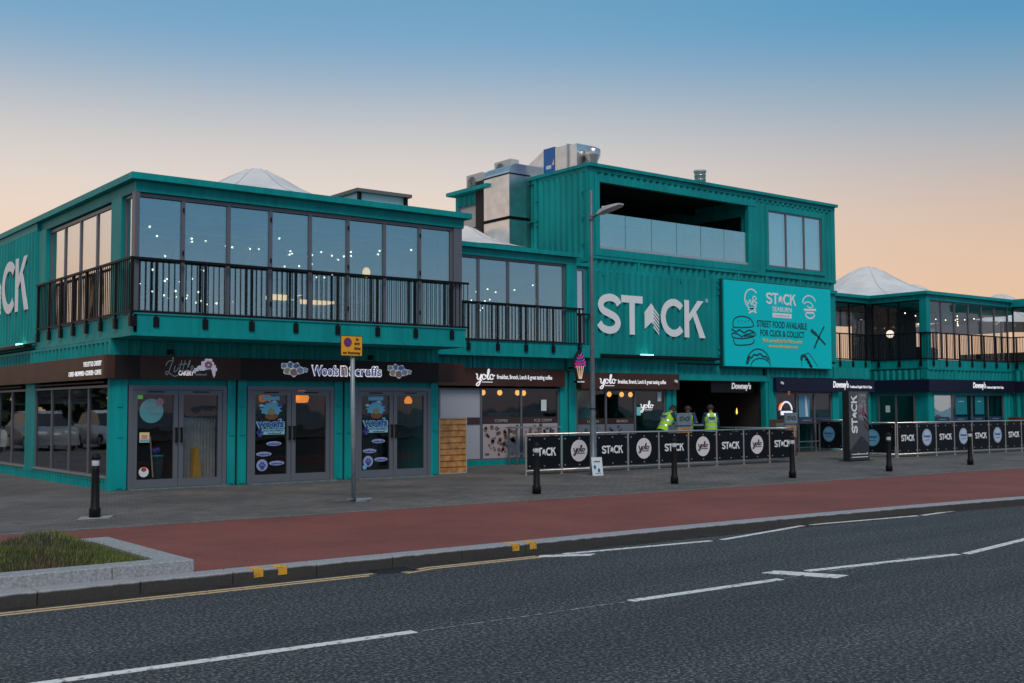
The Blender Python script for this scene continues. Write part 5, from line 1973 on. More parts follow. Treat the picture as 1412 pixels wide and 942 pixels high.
dr.box(-25.68, -25.6, 0, 2.0, -.02, .03)
dr.box(-26.5, -26.42, 0, 2.0, -.02, .03)
dd = dr.build('door', ALU, D)
box('pane', LD, -27.22, -26.5, .02, 2.0, -.01, .0, GLASSDIM, dd)
box('pane', LD, -26.42, -25.68, .02, 2.0, -.01, .0, GLASSDIM, dd)
box('door_back', LD, -27.3, -25.6, 0, 2.0, -.018, -.012, ROOMDARK, D)
tag(box('notice', LD, -26.95, -26.75, 1.35, 1.62, .001, .005, PAPER, None), 'white notice on the dark door beside the chip shop corner', 'notice')
box('lintel', FD, 40.28, DX, 2.06, 2.62, -.15, -.03, TEAL, D)
box('side_wall', WORLD, DX - .08, DX - .02, 25.2, 33, 0, 3.05, TEAL, D)
window(front(28.5), D, [44.6, 45.45, 46.3], 4.15, 5.78, 0, GLASSWING, BLACK)
sgE = box('sign_board', FD, 39.85, DX + .05, 2.16, 2.64, .0, .16, NAVY, D)
box('sign_board', LD, -27.6, -25.06, 2.16, 2.64, .0, .15, NAVY, D)
text('lettering', FD, "Downey's", (43.0, 43.95, 2.24, 2.56), .162, LIT, sgE, .035, .15)
text('lettering', FD, 'Traditional English Fish & Chips', (44.0, 45.35, 2.28, 2.40), .162, LIT, sgE, .015)
w = window(FD, D, [40.38, 41.75, 43.2, 44.45, 45.65], .5, 2.06, -.05, [SKYGLASS, GLASSLOW, GLASSLOW, GLASSLOW], ALU)
box('wall', FD, 40.28, 45.7, 0, .5, -.08, 0, TEAL, D)
corrugated('wall', FD, 45.65, DX, 0, 2.16, TEAL, D, -.02)
corrugated('wall', FD, 40.25, 40.38, 0, 2.16, TEAL, D, -.02)
box('room_wall', WORLD, 40.1, DX, 28.5, 28.6, 0, 2.9, ROOMDARK, D)
box('ceiling', WORLD, 40.1, DX, 25.3, 28.5, 2.55, 2.62, ROOMDARK, D)
for a, b in ((41.9, 42.9), (43.35, 44.2)):
    f = box('window_poster', FD, a + .1, b - .05, 1.25, 1.98, -.04, -.038, mat('teal_poster', (.01, .22, .27), .5), w)
    scribble(FD, (a + .3, b - .3, 1.75, 1.82), -.038, MATS['pale_aqua_ink'], f)
for i in range(4):
    a = 40.45 + 1.32 * i
    f = box('window_film', FD, a, a + 1.1, .98, 1.16, -.043, -.040, MATS['navy_film'], w)
    scribble(FD, (a + .35, a + .85, 1.04, 1.10), -.040, MATS['pale_ink'], f)
box('corner_post', FD, 46.24, 46.44, 0, 3.08, -.2, .012, TEALTRIM, D)
pb = box('planter_box', WORLD, 45.5, 47.0, 24.3, 24.8, 0, 1.12, WOODDARK, None, .01)
tag(pb, 'dark timber planter box below the far end of the chip shop wall', 'planter')
for z in (.28, .56, .84):
    box('board_gap', front(24.3), 45.5, 47.0, z, z + .012, 0, .003, RUBBER, pb)
strings(D, [((40.3, 26.4, 5.45), (46.2, 26.4, 5.45), 8, .2), ((40.4, 28.8, 5.3), (46.2, 28.6, 5.5), 8, .3), ((36, 28.6, 5.2), (40, 29.6, 5.2), 8, .2), ((36, 30, 4.7), (41, 30.4, 4.7), 9, .15), ((43.5, 25.8, 5.45), (46.4, 27.5, 5.2), 7, .15)],
        'string of small bulbs in the glazed wing beside the tower', 'string lights in the right wing',
        ('nearest the front glass', 'across the middle', 'behind the recessed windows', 'low behind the recessed windows', 'slanting at the far end'))
pl = thing('globe_lamp', 'round white globe lamp glowing behind the wing balcony railing', 'lamp', (40.8, 27.2, 4.3))
mb = MB()
mb.ball((40.8, 27.2, 4.55), .16, 16)
mb.build('globe', mat('globe_glow', (1, .95, .9), .5, emit=(1, .82, .70), estr=1.3), pl, True)
mb = MB()
mb.tube((40.8, 27.2, 3.42), (40.8, 27.2, 4.4), .03, n=8)
mb.build('stem', BLACK, pl)
us = thing('inner_sign', 'white lit lettering seen through the recessed upper windows', 'sign', (38.5, 29.5, 5.1))
FQ = front(29.9)
box('rail', FQ, 36.8, 39.9, 5.02, 5.06, -.03, 0, BLACK, us)
BWL = mat('blue_white_letter', (.6, .7, .95), .5, emit=(.5, .65, 1), estr=.5)
for s_, a, b in (('O', 38.55, 38.85), ('P', 38.95, 39.2), ('H', 39.5, 39.8)):
    text('lettering', FQ, s_, (a, b, 5.06, 5.42), .0, BWL, us, .03)
for s_, a, b in (('h', 37.7, 37.9), ('n', 37.98, 38.18)):
    text('lettering', FQ, s_, (a, b, 5.06, 5.36), .0, LIT, us, .04)
# end wing
E_w = thing('container_building', 'teal glazed container wing at the far end of the terrace', 'building', (50, 26, 0))
LE = leftside(46.35)
box('roof', WORLD, 46.42, 56, 22.4, 26.2, 5.985, 6.11, TEALTRIM, E_w)
box('fascia', WORLD, 46.35, 56, 22.5, 26.1, 5.78, 5.98, TEALTRIM, E_w)
box('deck_slab', WORLD, 46.35, 56, 22.5, 34, 3.06, 3.42, TEALTRIM, E_w)
window(LE, E_w, [-25.0, -23.8, -22.6], 3.44, 5.78, -.08, GLASSWING, BLACK)
railing(LE, E_w, -25.0, -22.4, 3.44, posts_between(-24.8, -22.6, .9), c=.04)
corrugated('wall', LE, -25.0, -22.5, 2.62, 3.06, TEAL, E_w, -.02)
box('sign_board', LE, -25.0, -22.4, 2.16, 2.62, 0, .12, NAVY, E_w)
corrugated('wall', LE, -25.0, -22.5, 0, 2.16, TEAL, E_w, -.02)
box('wall', front(22.5), 46.4, 56, 0, 3.06, -.1, 0, TEAL, E_w)
box('room_wall', WORLD, 55.8, 55.9, 22.6, 33, 3.42, 4.3, ROOMDARK, E_w)
strings(E_w, [((46.8, 24.6, 5.4), (49.5, 22.8, 5.4), 5, .1)], 'string of small round bulbs hung inside the far end wing', 'string lights in the far end wing')


# ================================================================== TENTS over the courtyard
def tent(name, cx, cy, zt, rad, k, label, n=8):
    """stretched fabric: rounded peak, swept concave skirt; k = size of the sweep"""
    t = thing(name, label, 'tent', (cx, cy, 0), 'white tents over the courtyard')

    def drop(r):
        r = r / k
        return k * (.66 * (1 - math.exp(-(r / 1.25) ** 2)) + .13 * r + .022 * r * r)
    vs, fs = [], []
    rings, seg = 16, n * 4
    for q in range(rings + 1):
        u = q / rings
        for i in range(seg):
            a = 2 * math.pi * i / seg
            r = (.02 + (rad - .02) * u) * (1 - .05 * u * (1 - math.cos(n * a)) / 2)
            zz = zt - drop(r) + .05 * k * u * (1 - u) * math.cos(n * a)
            vs.append((cx + r * math.cos(a), cy + r * math.sin(a), zz))
    for q in range(rings):
        for i in range(seg):
            fs.append((q * seg + i, q * seg + (i + 1) % seg, (q + 1) * seg + (i + 1) % seg, (q + 1) * seg + i))
    fs.append(tuple(range(seg))[::-1])
    mb = MB()
    mb.add(vs, fs)
    mb.build('canopy', TENT, t, True)
    for q in range(n):
        a = 2 * math.pi * q / n
        pts = [(cx + rad * u * math.cos(a), cy + rad * u * math.sin(a), zt - drop(rad * u) + .05 * k * u * (1 - u) + .006) for u in [.05 + .93 * w_ / 10 for w_ in range(11)]]
        mb = MB()
        mb.path(pts, .011, 4)
        mb.build('seam', mat('tent_seam', (.50, .50, .51), .7), t)
    mb = MB()
    mb.tube((cx, cy, 0), (cx, cy, zt - .02), .07, n=10)
    mb.build('mast', BLACK, t)
    return t


tent('stretch_tent', 14.35, 30.7, 8.66, 5.6, 1.0, 'white peaked tent behind the corner building roof')
tent('stretch_tent', 21.3, 29.9, 7.52, 2.4, .6, 'small white peaked tent at the foot of the silver duct')
tent('stretch_tent', 47.0, 32.5, 8.34, 6.6, 1.35, 'large white peaked tent right behind the tower')
tent('stretch_tent', 52.2, 33.4, 7.88, 4.6, 1.0, 'white tent with low peak beside the large peaked tent')
tent('stretch_tent', 60.8, 33.4, 7.88, 5.2, 1.2, 'white tent with low peak above the projecting wing roof')


# ================================================================== STREET THINGS
def pane_clips(F, a0, a1, z0, z1, c, parent):
    for a, b in ((a0 + .05, z0 + .07), (a1 - .05, z0 + .07), (a0 + .05, z1 - .07), (a1 - .05, z1 - .07), ((a0 + a1) / 2, z0 + .06), ((a0 + a1) / 2, z1 - .06)):
        mb = MB(F)
        mb.prism(ellipse(a, b, .020, .020, 8), c, c + .018)
        mb.build('clip', STEEL, parent)


def barrier_run(parent, p0, direc, panels, spacing, h=.98, disc_mat=None, first_post=True, word='yolo'):
    """steel posts and rails with banners hung between them"""
    F = Frame((p0[0], p0[1], 0), (direc[0], direc[1], 0))
    L = spacing * len(panels)
    mb = MB(F)
    mb.tube((0.0, h - .024, 0), (L, h - .024, 0), .024, n=10)
    mb.build('top_rail', STEEL, parent, True)
    mb = MB(F)
    mb.tube((.02, .10, 0), (L - .02, .10, 0), .016, n=8)
    mb.build('bottom_rail', STEEL, parent, True)
    for i in range(len(panels) + 1):
        if i == 0 and not first_post:
            continue
        mb = MB(F)
        mb.tube((i * spacing, 0, 0), (i * spacing, h - .03, 0), .022, n=10)
        mb.tube((i * spacing, 0, 0), (i * spacing, .012, 0), .05, n=12)
        mb.build('post', STEEL, parent, False)
    for i, kind in enumerate(panels):
        a0, a1 = i * spacing + .045, (i + 1) * spacing - .045
        b = box('banner', F, a0, a1, .14, h - .075, .0, .012, BANNER, parent)
        pane_clips(F, a0, a1, .14, h - .075, .012, b)
        m = (a0 + a1) / 2
        zc = .14 + (h - .215) * .52
        if kind == 'S':
            stack_logo(F, (m - .36, m + .36, zc - .10, zc + .10), .013, WHITE, b)
        elif kind in 'YD':
            dm = disc_mat[i] if isinstance(disc_mat, (list, tuple)) else disc_mat
            rr = .265
            disc('logo_disc', F, m, zc, rr, rr, .013, .016, dm, b, 32)
            if kind == 'Y':
                yolo_logo(F, (m - .20, m + .20, zc - .12, zc + .14), .017, INK, b)
                box('lettering', F, m - .06, m + .20, zc - .075, zc - .062, .017, .02, INK, b)
            else:
                mb = MB(F)
                mb.ribbon(ellipse(m, zc, rr * .9, rr * .9, 32), .008, .017, .019, True)
                mb.build('logo_ring', DEEPBLUE, b)
                text('lettering', F, "Downey's", (m - .19, m + .19, zc - .03, zc + .09), .017, DEEPBLUE, b, .02, .15)
                scribble(F, (m - .14, m + .14, zc - .10, zc - .06), .017, DEEPBLUE, b)
    return F


b1 = thing('banner_barrier', 'steel cafe barrier with black STACK banners and round yolo discs', 'barrier', (21.7, 21.05, 0))
barrier_run(b1, (16.76, 21.05), (1, 0), 'SYSYSYSYS', 1.1045, .985, PEACHDISC)
mb = MB()
for k in range(6):
    a0, a1 = math.pi * (.5 + .5 * k / 6), math.pi * (.5 + .5 * (k + 1) / 6)
    mb.tube((16.80 + .04 * math.cos(a0), 21.05, .921 + .04 * math.sin(a0)), (16.80 + .04 * math.cos(a1), 21.05, .921 + .04 * math.sin(a1)), .024, n=8)
mb.build('rail_elbow', STEEL, b1, True)
b2 = thing('banner_barrier', 'short steel barrier return running from the yolo discs back to the entrance', 'barrier', (26.7, 23.2, 0))
barrier_run(b2, (26.74, 25.43), (0, -1), 'NNNN', 1.08, .985, PEACHDISC)
b3 = thing('banner_barrier', "steel barrier with STACK banners and pale round Downey's discs before the right wing", 'barrier', (38, 20.6, 0))
barrier_run(b3, (31.16, 20.6), (1, 0), 'SDSDSDSDSDSD', 1.068, 1.10, mat('pale_blue_disc', (.50, .60, .72), .35))
b4 = thing('banner_barrier', "single barrier panel with blue Downey's disc turned back beside the totem", 'barrier', (31.16, 21.5, 0))
barrier_run(b4, (31.12, 22.30), (0, -1), 'D', 1.66, 1.10, BLUEDISC)
b5 = thing('banner_barrier', "single barrier panel with blue Downey's disc against the chip shop", 'barrier', (33.4, 24.8, 0))
barrier_run(b5, (33.45, 25.42), (-.10, -1), 'D', 1.25, 1.14, BLUEDISC)
# low bench frame by the chip shop
bt = thing('high_table', 'narrow steel legged ledge table outside the chip shop window', 'table', (32.8, 25.2, 0))
box('table_top', WORLD, 31.95, 33.2, 25.0, 25.4, 1.0, 1.04, WOODDARK, bt)
for x in (32.0, 33.15):
    for y in (25.03, 25.37):
        box('leg', WORLD, x - .02, x + .02, y - .02, y + .02, 0, 1.0, GREYPOLE, bt)
box('stretcher', WORLD, 32.0, 33.15, 25.015, 25.045, .36, .40, GREYPOLE, bt)

# totem
to = thing('totem_sign', 'tall dark grey STACK totem sign standing on the paving between the barriers', 'sign', (28.4, 20.2, 0))
FTt = front(20.10)
box('body', FTt, 28.0, 28.98, 0.0, 2.05, -.22, -.004, RUBBER, to, .006)
TG = mat('totem_grey', (.085, .085, .095), .4)
TG2 = mat('totem_dark', (.022, .023, .028), .4)
fcp = box('face', FTt, 28.03, 28.95, .02, 2.03, -.004, 0, TG, to)
mb = MB(FTt)
mb.prism([(28.03, .30), (28.58, .74), (28.95, .50), (28.95, .02), (28.03, .02)], .0005, .002)
mb.build('print', TG2, fcp)
for i in range(3):
    mb = MB(FTt)
    z = 1.02 + i * .17
    mb.prism([(28.74, z), (28.74, z + .07), (28.95, z - .10), (28.95, z - .17)], .0005, .002)
    mb.build('print', TG2, fcp)
for i in range(5):
    mb = MB(FTt)
    z = 1.50 + i * .11
    mb.prism([(28.86, z), (28.86, z + .04), (28.95, z - .03), (28.95, z - .07)], .0005, .002)
    mb.build('print', TG2, fcp)
ph = box('print', FTt, 28.47, 28.86, 1.18, 1.96, .0005, .002, mat('totem_photo', (.20, .19, .21), .5, noise=(9, .6)), fcp)
disc('print', FTt, 28.70, 1.42, .08, .13, .002, .003, mat('dim_red_print', (.25, .05, .06), .5), ph, 14)
FTv = Frame((28.03, 20.10, .02), (0, 0, 1), (-1, 0, 0))
stack_logo(FTv, (.78, 1.90, -.37, -.09), .003, WHITE, fcp)
scribble(FTt, (28.10, 28.90, .18, .245), .003, WHITE, fcp)
box('print', FTt, 28.10, 28.90, .105, .125, .002, .003, WHITE, fcp)
mb = MB()
mb.box(27.9, 29.08, 20.02, 20.42, 0, .012)
mb.build('base_plate', BLACK, to)

# bollards ------------------------------------------------------------
bol = thing('bollard', 'black bollard with white band standing on a pale concrete slab by the corner', 'bollard', (0, 0, 0), 'bollards along the footway')
mb = MB()
mb.lathe(0, 0, [(.082, 0), (.082, .13), (.076, .145), (.064, .16), (.054, .70), (.054, .765)], 20)
mb.build('post', mat('black_bollard', (.008, .008, .009), .5, spec=.18), bol, True)
mb = MB()
mb.lathe(0, 0, [(.052, .76), (.0545, .765), (.0545, .85), (.052, .855)], 20)
mb.build('reflective_band', mat('white_band', (.62, .64, .68), .35), bol, True)
mb = MB()
mb.lathe(0, 0, [(.055, .85), (.070, .856), (.072, .875), (.067, .905), (.053, .930), (.030, .945), (.008, .95)], 20)
mb.build('cap', MATS['black_bollard'], bol, True)
spots = [((5.48, 17.10), None), ((13.35, 16.45), 'black bollard with white band before the first STACK banner'),
         ((17.29, 16.74), 'black bollard with white band before the middle of the cafe barrier'),
         ((20.67, 16.36), 'black bollard with white band before the corner of the cafe barrier'),
         ((24.49, 16.44), 'black bollard with white band just right of the totem sign'),
         ((28.80, 16.81), 'black bollard with white band before the chip shop barrier')]
for (x, y), lab in spots[1:]:
    copy_tree(bol, (x, y, 0), lab)
bol.location = (*spots[0][0], 0)
WM[bol] = Matrix.Translation(bol.location)
mb = MB()
mb.prism([(5.18, 16.95), (5.62, 16.87), (5.80, 17.22), (5.36, 17.32)], -.01, .008)
tag(mb.build('concrete_pad', mat('pale_concrete', (.33, .31, .29), .8, noise=(12, .2))), 'pale concrete pad set in the block paving under the corner bollard', 'pad')

# street lamp ---------------------------------------------------------
lx, ly = 18.07, 20.14
lp = thing('street_lamp', 'tall grey street lamp with flat lantern in front of the tower', 'street lamp', (lx, ly, 0))
mb = MB()
mb.lathe(lx, ly, [(.11, 0), (.11, .02), (.078, .03), (.075, 1.25), (.066, 1.30), (.052, 3.6), (.038, 6.78), (.02, 6.80)], 18)
mb.build('column', GREYPOLE, lp, True)
mb = MB()
mb.tube((lx, ly, 6.12), (lx, ly - .28, 6.20), .03, n=8)
mb.tube((lx, ly, 6.08), (lx, ly, 6.18), .07, n=12)
mb.build('arm', GREYPOLE, lp)
mb = MB()
secs = [(-.24, .05, 6.17, .05), (-.34, .10, 6.17, .09), (-.60, .15, 6.22, .10), (-.95, .13, 6.27, .06), (-1.05, .08, 6.30, .03)]
vs, fs = [], []
for dy, w_, z, h_ in secs:
    vs += [(lx - w_, ly + dy, z), (lx + w_, ly + dy, z), (lx + w_ * .85, ly + dy, z + h_), (lx - w_ * .85, ly + dy, z + h_)]
for k in range(len(secs) - 1):
    for i in range(4):
        fs.append((k * 4 + i, k * 4 + (i + 1) % 4, k * 4 + 4 + (i + 1) % 4, k * 4 + 4 + i))
fs += [(3, 2, 1, 0), tuple(range(len(vs) - 4, len(vs)))]
mb.add(vs, fs)
hd = mb.build('lantern', mat('pale_lantern', (.50, .51, .52), .4), lp)
mb = MB()
mb.lathe(lx, ly - .42, [(.035, 6.28), (.035, 6.34), (.02, 6.355)], 12)
mb.build('photo_cell', mat('photo_cell_shell', (.6, .6, .6), .4), hd, True)
mb = MB()
mb.lathe(lx, ly, [(.064, 1.545), (.072, 1.55), (.072, 1.57), (.064, 1.575)], 14)
mb.build('band', BLACK, lp)
# card leaning on the lamp
cd = thing('leaning_card', 'small white printed card leaning against the foot of the street lamp', 'card', (18.0, 19.95, 0))
FCd = Frame((17.84, 19.90, 0), (1, -.12, 0), (.03, .15, 1))
box('card', FCd, 0, .30, .0, .43, -.008, 0, PAPER, cd)
scribble(FCd, (.05, .24, .31, .36), .0005, INK, cd)
for a, b in ((.08, .20), (.19, .12)):
    disc('print', FCd, a, b, .035, .05, .0005, .002, DEEPBLUE, cd, 12)
scribble(FCd, (.08, .24, .04, .07), .0005, DEEPBLUE, cd)

# parking sign --------------------------------------------------------
sx, sy = 9.84, 17.11
sp_ = thing('parking_sign', 'yellow no parking on footway sign on a grey pole', 'sign', (sx, sy, 0))
mb = MB()
mb.tube((sx + .01, sy, 0), (sx - .03, sy, 2.80), .038, n=14)
mb.build('pole', mat('pale_grey_pole', (.27, .315, .34), .45, .2, noise=(6, .15)), sp_, True)
FS = front(sy - .06)
mb = MB(FS)
q = .03
a0, a1, z0, z1 = 9.55, 9.975, 2.49, 2.84
def rrect(a0, a1, z0, z1, r):
    o = []
    for cx_, cz, t in ((a1 - r, z0 + r, -90), (a1 - r, z1 - r, 0), (a0 + r, z1 - r, 90), (a0 + r, z0 + r, 180)):
        for k in range(4):
            o.append((cx_ + r * math.cos(R(t + 30 * k)), cz + r * math.sin(R(t + 30 * k))))
    return o
mb.prism(rrect(a0, a1, z0, z1, .02), -.012, 0)
pl_ = mb.build('plate', INK, sp_)
mb = MB(FS)
mb.prism(rrect(a0 + .010, a1 - .010, z0 + .010, z1 - .010, .015), 0.0005, .002)
mb.build('face', SIGNYELLOW, pl_)
disc('roundel', FS, 9.685, 2.725, .080, .082, .002, .004, SIGNRED, pl_, 28)
disc('roundel', FS, 9.685, 2.725, .060, .062, .004, .006, SIGNBLUE, pl_, 28)
mb = MB(FS)
mb.ribbon([(9.64, 2.77), (9.73, 2.68)], .018, .006, .0075)
mb.build('roundel_bar', SIGNRED, pl_)
for s, f in (('At', (9.84, 9.90, 2.755, 2.81)), ('any', (9.815, 9.925, 2.672, 2.725)), ('time', (9.81, 9.935, 2.60, 2.655)), ('on footway', (9.59, 9.935, 2.51, 2.575))):
    text('lettering', FS, s, f, .002, INK, pl_, .02)
for z in (2.56, 2.76):
    box('clamp', FS, sx - .09, sx + .03, z, z + .03, -.075, -.012, STEEL, sp_)
# bent base plates
mb = MB()
mb.add([(sx - .12, sy + .05, .015), (sx + .28, sy + .02, .03), (sx + .34, sy - .05, .05), (sx - .10, sy - .02, .05)], [(0, 1, 2, 3)])
mb.add([(sx - .02, sy - .12, .005), (sx + .16, sy - .16, .005), (sx + .34, sy - .05, .05), (sx + .05, sy - .03, .05)], [(0, 1, 2, 3)])
fl_o = mb.build('bent_base_plate', STEEL, sp_)
sm = fl_o.modifiers.new('thick', 'SOLIDIFY')
sm.thickness = .008
mb = MB()
for dy in (-.02, .06):
    mb.tube((sx - .02, sy + dy, .04), (sx - .34, sy + dy - .03, .012), .010, n=6)
mb.build('bent_bar', GREYPOLE, sp_)


# host stands at the entrance
def host_stand(x, y, z, label):
    t = thing('host_stand', label, 'host stand', (x, y, 0))
    F_ = front(y)
    box('body', F_, x - .27, x + .27, 0, z - .33, -.38, -.02, GREYBOARD, t)
    for i in range(5):
        zz = .05 + i * (z - .45) / 5
        box('plank', F_, x - .25, x + .25, zz, zz + (z - .45) / 5 - .015, -.02, .0, WOOD if i > 2 else WOODDARK, t, .004)
    f = box('head_board', F_, x - .29, x + .29, z - .34, z, -.05, .012, GREYBOARD, t)
    stack_logo(F_, (x - .22, x + .22, z - .22, z - .09), .013, mat('faded_grey_ink', (.07, .09, .10), .6), f)
    box('edge', F_, x - .30, x + .30, z - .035, z + .0, -.055, .02, mat('stand_edge', (.24, .29, .32), .6), f)
    return t


host_stand(23.67, 22.5, 1.42, 'grey STACK host stand in front of the officers')
host_stand(29.05, 23.0, 1.40, "grey STACK host stand beside the chip shop window")
# wooden panel behind second stand is part of the wall; loose box on the ledge
bx_ = thing('ledge_board', 'small pale board lying on the stand between the officers', 'board', (25.3, 23.6, 0))
box('board', WORLD, 25.1, 25.55, 23.5, 23.75, 1.03, 1.08, GREYBOARD, bx_)
box('leg', WORLD, 25.28, 25.36, 23.58, 23.66, 0, 1.03, BLACK, bx_)


# ================================================================== PEOPLE
def skin_mesh(name, joints, edges, m, parent, root=0, sub=2):
    me = bpy.data.meshes.new(name)
    me.from_pydata([j[0] for j in joints], edges, [])
    o = link(name, me, parent, Matrix.Identity(4))
    o.modifiers.new('skin', 'SKIN').use_smooth_shade = True
    sv = me.skin_vertices[0].data if me.skin_vertices else None
    if sv is None:
        me.attributes
    for i, j in enumerate(joints):
        r = j[1]
        sv[i].radius = r if isinstance(r, tuple) else (r, r)
        sv[i].use_root = (i == root)
    s = o.modifiers.new('sub', 'SUBSURF')
    s.levels = s.render_levels = sub
    me.materials.append(m)
    return o


def person(x, y, heading, lean, armL, armR, label, vest=True, height=1.72, headdown=0., cap=True, bare=True):
    """heading: degrees the person faces (0 = +X, 90 = +Y); lean: forward bend of the trunk in degrees.
    armL / armR: (upper-arm forward swing, outward swing, elbow bend) in degrees"""
    t = thing('person', label, 'person', (x, y, 0))
    s = height / 1.72
    h = R(heading)
    f = Vector((math.cos(h), math.sin(h), 0))
    l = Vector((-math.sin(h), math.cos(h), 0))
    upv = Vector((0, 0, 1))
    base = Vector((x, y, 0))
    th = R(lean)
    ax = (upv * math.cos(th) + f * math.sin(th)).normalized()       # trunk axis
    fw_ = (f * math.cos(th) - upv * math.sin(th)).normalized()
    pel = base + upv * .93 * s - f * .10 * math.sin(th)
    T = lambda u, a=0., b=0.: pel + ax * u * s + l * a * s + fw_ * b * s
    hd = (ax * math.cos(R(headdown)) + fw_ * math.sin(R(headdown))).normalized()
    neck = T(.50)
    head0 = neck + hd * .055 * s
    head1 = neck + hd * .13 * s + fw_ * .02
    head2 = neck + hd * .215 * s
    J, Ed = [], []

    def add(p, r, par=None):
        J.append((tuple(p), r))
        if par is not None:
            Ed.append((par, len(J) - 1))
        return len(J) - 1
    p0 = add(pel, (.15 * s, .11 * s))
    p1 = add(T(.18), (.14 * s, .10 * s), p0)
    p2 = add(T(.36), (.165 * s, .115 * s), p1)
    p3 = add(T(.46), (.09 * s, .08 * s), p2)
    p4 = add(neck, .055 * s, p3)
    p5 = add(head0, .062 * s, p4)
    p6 = add(head1, .082 * s, p5)
    p7 = add(head2, .060 * s, p6)
    hands = []
    arms = []
    for side, arm in ((1, armL), (-1, armR)):
        sh = T(.435, .17 * side)
        sa, so_, eb = R(arm[0]), R(arm[1]), R(arm[2])
        down = (-upv * math.cos(sa) + f * math.sin(sa))
        ud = (down * math.cos(so_) + l * side * math.sin(so_)).normalized()
        el = sh + ud * .29 * s
        fd = (-upv * math.cos(sa + eb) + f * math.sin(sa + eb)).normalized()
        wr = el + fd * .25 * s
        hd_ = wr + fd * .09 * s
        i1 = add(sh, .062 * s, p2)
        i2 = add(el, .043 * s, i1)
        i3 = add(wr, .030 * s, i2)
        i4 = add(hd_, (.036 * s, .018 * s), i3)
        for k in range(4):
            off = l * (.024 - .016 * k) * s
            e1 = add(hd_ + fd * .035 * s + off, .009, i4)
            add(hd_ + fd * (.075 - .008 * abs(k - 1)) * s + off + f * .012, .008, e1)
        e1 = add(wr + fd * .05 * s + l * .04 * side * s + f * .015, .010, i3)
        add(wr + fd * .085 * s + l * .05 * side * s + f * .03, .009, e1)
        arms.append((sh, el, wr))
    legs = []
    for side in (1, -1):
        hp = pel + l * .09 * side * s - upv * .04 * s
        kn = base + l * .10 * side * s + upv * .50 * s + f * .03 * s
        an = base + l * .10 * side * s + upv * .09 * s - f * .02
        toe = base + l * .11 * side * s + upv * .045 * s + f * .15 * s
        j1 = add(hp, .095 * s, p0)
        j2 = add(kn, .062 * s, j1)
        j3 = add(an, .045 * s, j2)
        add(toe, (.045 * s, .04 * s), j3)
        legs.append((hp, kn, an, toe))
    skin_mesh('body', J, Ed, SKIN, t)
    # face: nose, ears, eyes
    fx_ = (fw_ * math.cos(R(headdown)) - ax * math.sin(R(headdown))).normalized()
    mb = MB()
    hc = neck + hd * .135 * s
    mb.tube(hc + fx_ * .075 * s, hc + fx_ * .115 * s - hd * .015, .012, .016, 6)
    for side in (1, -1):
        mb.ball(hc + l * .088 * side * s, .022 * s, 8, 1.4)
    mb.build('face_features', SKIN, t, True)
    mb = MB()
    for side in (1, -1):
        mb.ball(hc + fx_ * .082 * s + l * .032 * side * s + hd * .02, .009, 6)
    mb.box(0, 0, 0, 0, 0, 0)
    mb.build('eyes', HAIR, t, True)
    # hair: cap of hair over crown and back
    mb = MB()
    vs, fs = [], []
    n, m_ = 14, 7
    for k in range(m_ + 1):
        tt = (math.pi * .64) * k / m_
        for i in range(n):
            a = 2 * math.pi * i / n
            d = hd * math.cos(tt) + (fx_ * math.cos(a) * .98 + l * math.sin(a)) * math.sin(tt)
            cut = 1.0 if math.cos(a) < .4 else max(.0, 1 - (tt / 1.76) * 0)
            r = .104 * s
            if math.cos(a) > .45 and tt > .95:
                d = hd * math.cos(.95) + (fx_ * math.cos(a) + l * math.sin(a)) * math.sin(.95)
            vs.append(hc + hd * .005 + d * r)
    for k in range(m_):
        for i in range(n):
            fs.append((k * n + i, k * n + (i + 1) % n, (k + 1) * n + (i + 1) % n, (k + 1) * n + i))
    mb.add(vs, fs)
    mb.build('hair', HAIR, t, True)
    # trousers
    tj, te = [(tuple(pel + upv * .08 * s), (.155 * s, .12 * s)), (tuple(pel), (.165 * s, .125 * s))], [(0, 1)]
    for hp, kn, an, toe in legs:
        k = len(tj)
        tj += [(tuple(hp), .108 * s), (tuple(kn), .078 * s), (tuple(an - upv * .02), .068 * s)]
        te += [(1, k), (k, k + 1), (k + 1, k + 2)]
    skin_mesh('trousers', tj, te, CLOTH, t, 1)
    for hp, kn, an, toe in legs:
        mb = MB()
        mb.tube(an - f * .05 - upv * .05, toe - upv * .01, .05 * s, .045 * s, 10)
        mb.build('shoe', BLACK, t, True)
    # jacket or shirt with sleeves
    jj = [(tuple(T(-.04)), (.165 * s, .125 * s)), (tuple(T(.18)), (.158 * s, .120 * s)), (tuple(T(.36)), (.182 * s, .132 * s)), (tuple(T(.47)), (.10 * s, .09 * s))]
    je = [(0, 1), (1, 2), (2, 3)]
    for sh, el, wr in arms:
        k = len(jj)
        wr2 = el.lerp(wr, .85)
        jj += [(tuple(sh), .078 * s), (tuple(el), .058 * s), (tuple(wr2), .047 * s)]
        je += [(2, k), (k, k + 1), (k + 1, k + 2)]
    skin_mesh('jacket', jj, je, POLO if vest else CLOTH, t, 0)
    if vest:
        def ring(u, ra, rb, n=24):
            return [T(u, ra * math.cos(2 * math.pi * i / n), rb * math.sin(2 * math.pi * i / n)) for i in range(n)]

        def tubeof(prof):
            mb = MB()
            n = 24
            for u, ra, rb in prof:
                mb.v += [tuple(p) for p in ring(u, ra, rb)]
            for k in range(len(prof) - 1):
                for i in range(n):
                    mb.f.append((k * n + i, k * n + (i + 1) % n, (k + 1) * n + (i + 1) % n, (k + 1) * n + i))
            return mb
        prof = [(-.10, .200, .165), (.02, .195, .160), (.16, .190, .155), (.30, .205, .160), (.40, .195, .150), (.46, .135, .115), (.49, .085, .085)]
        v = tubeof(prof).build('vest', HIVIS, t, True)
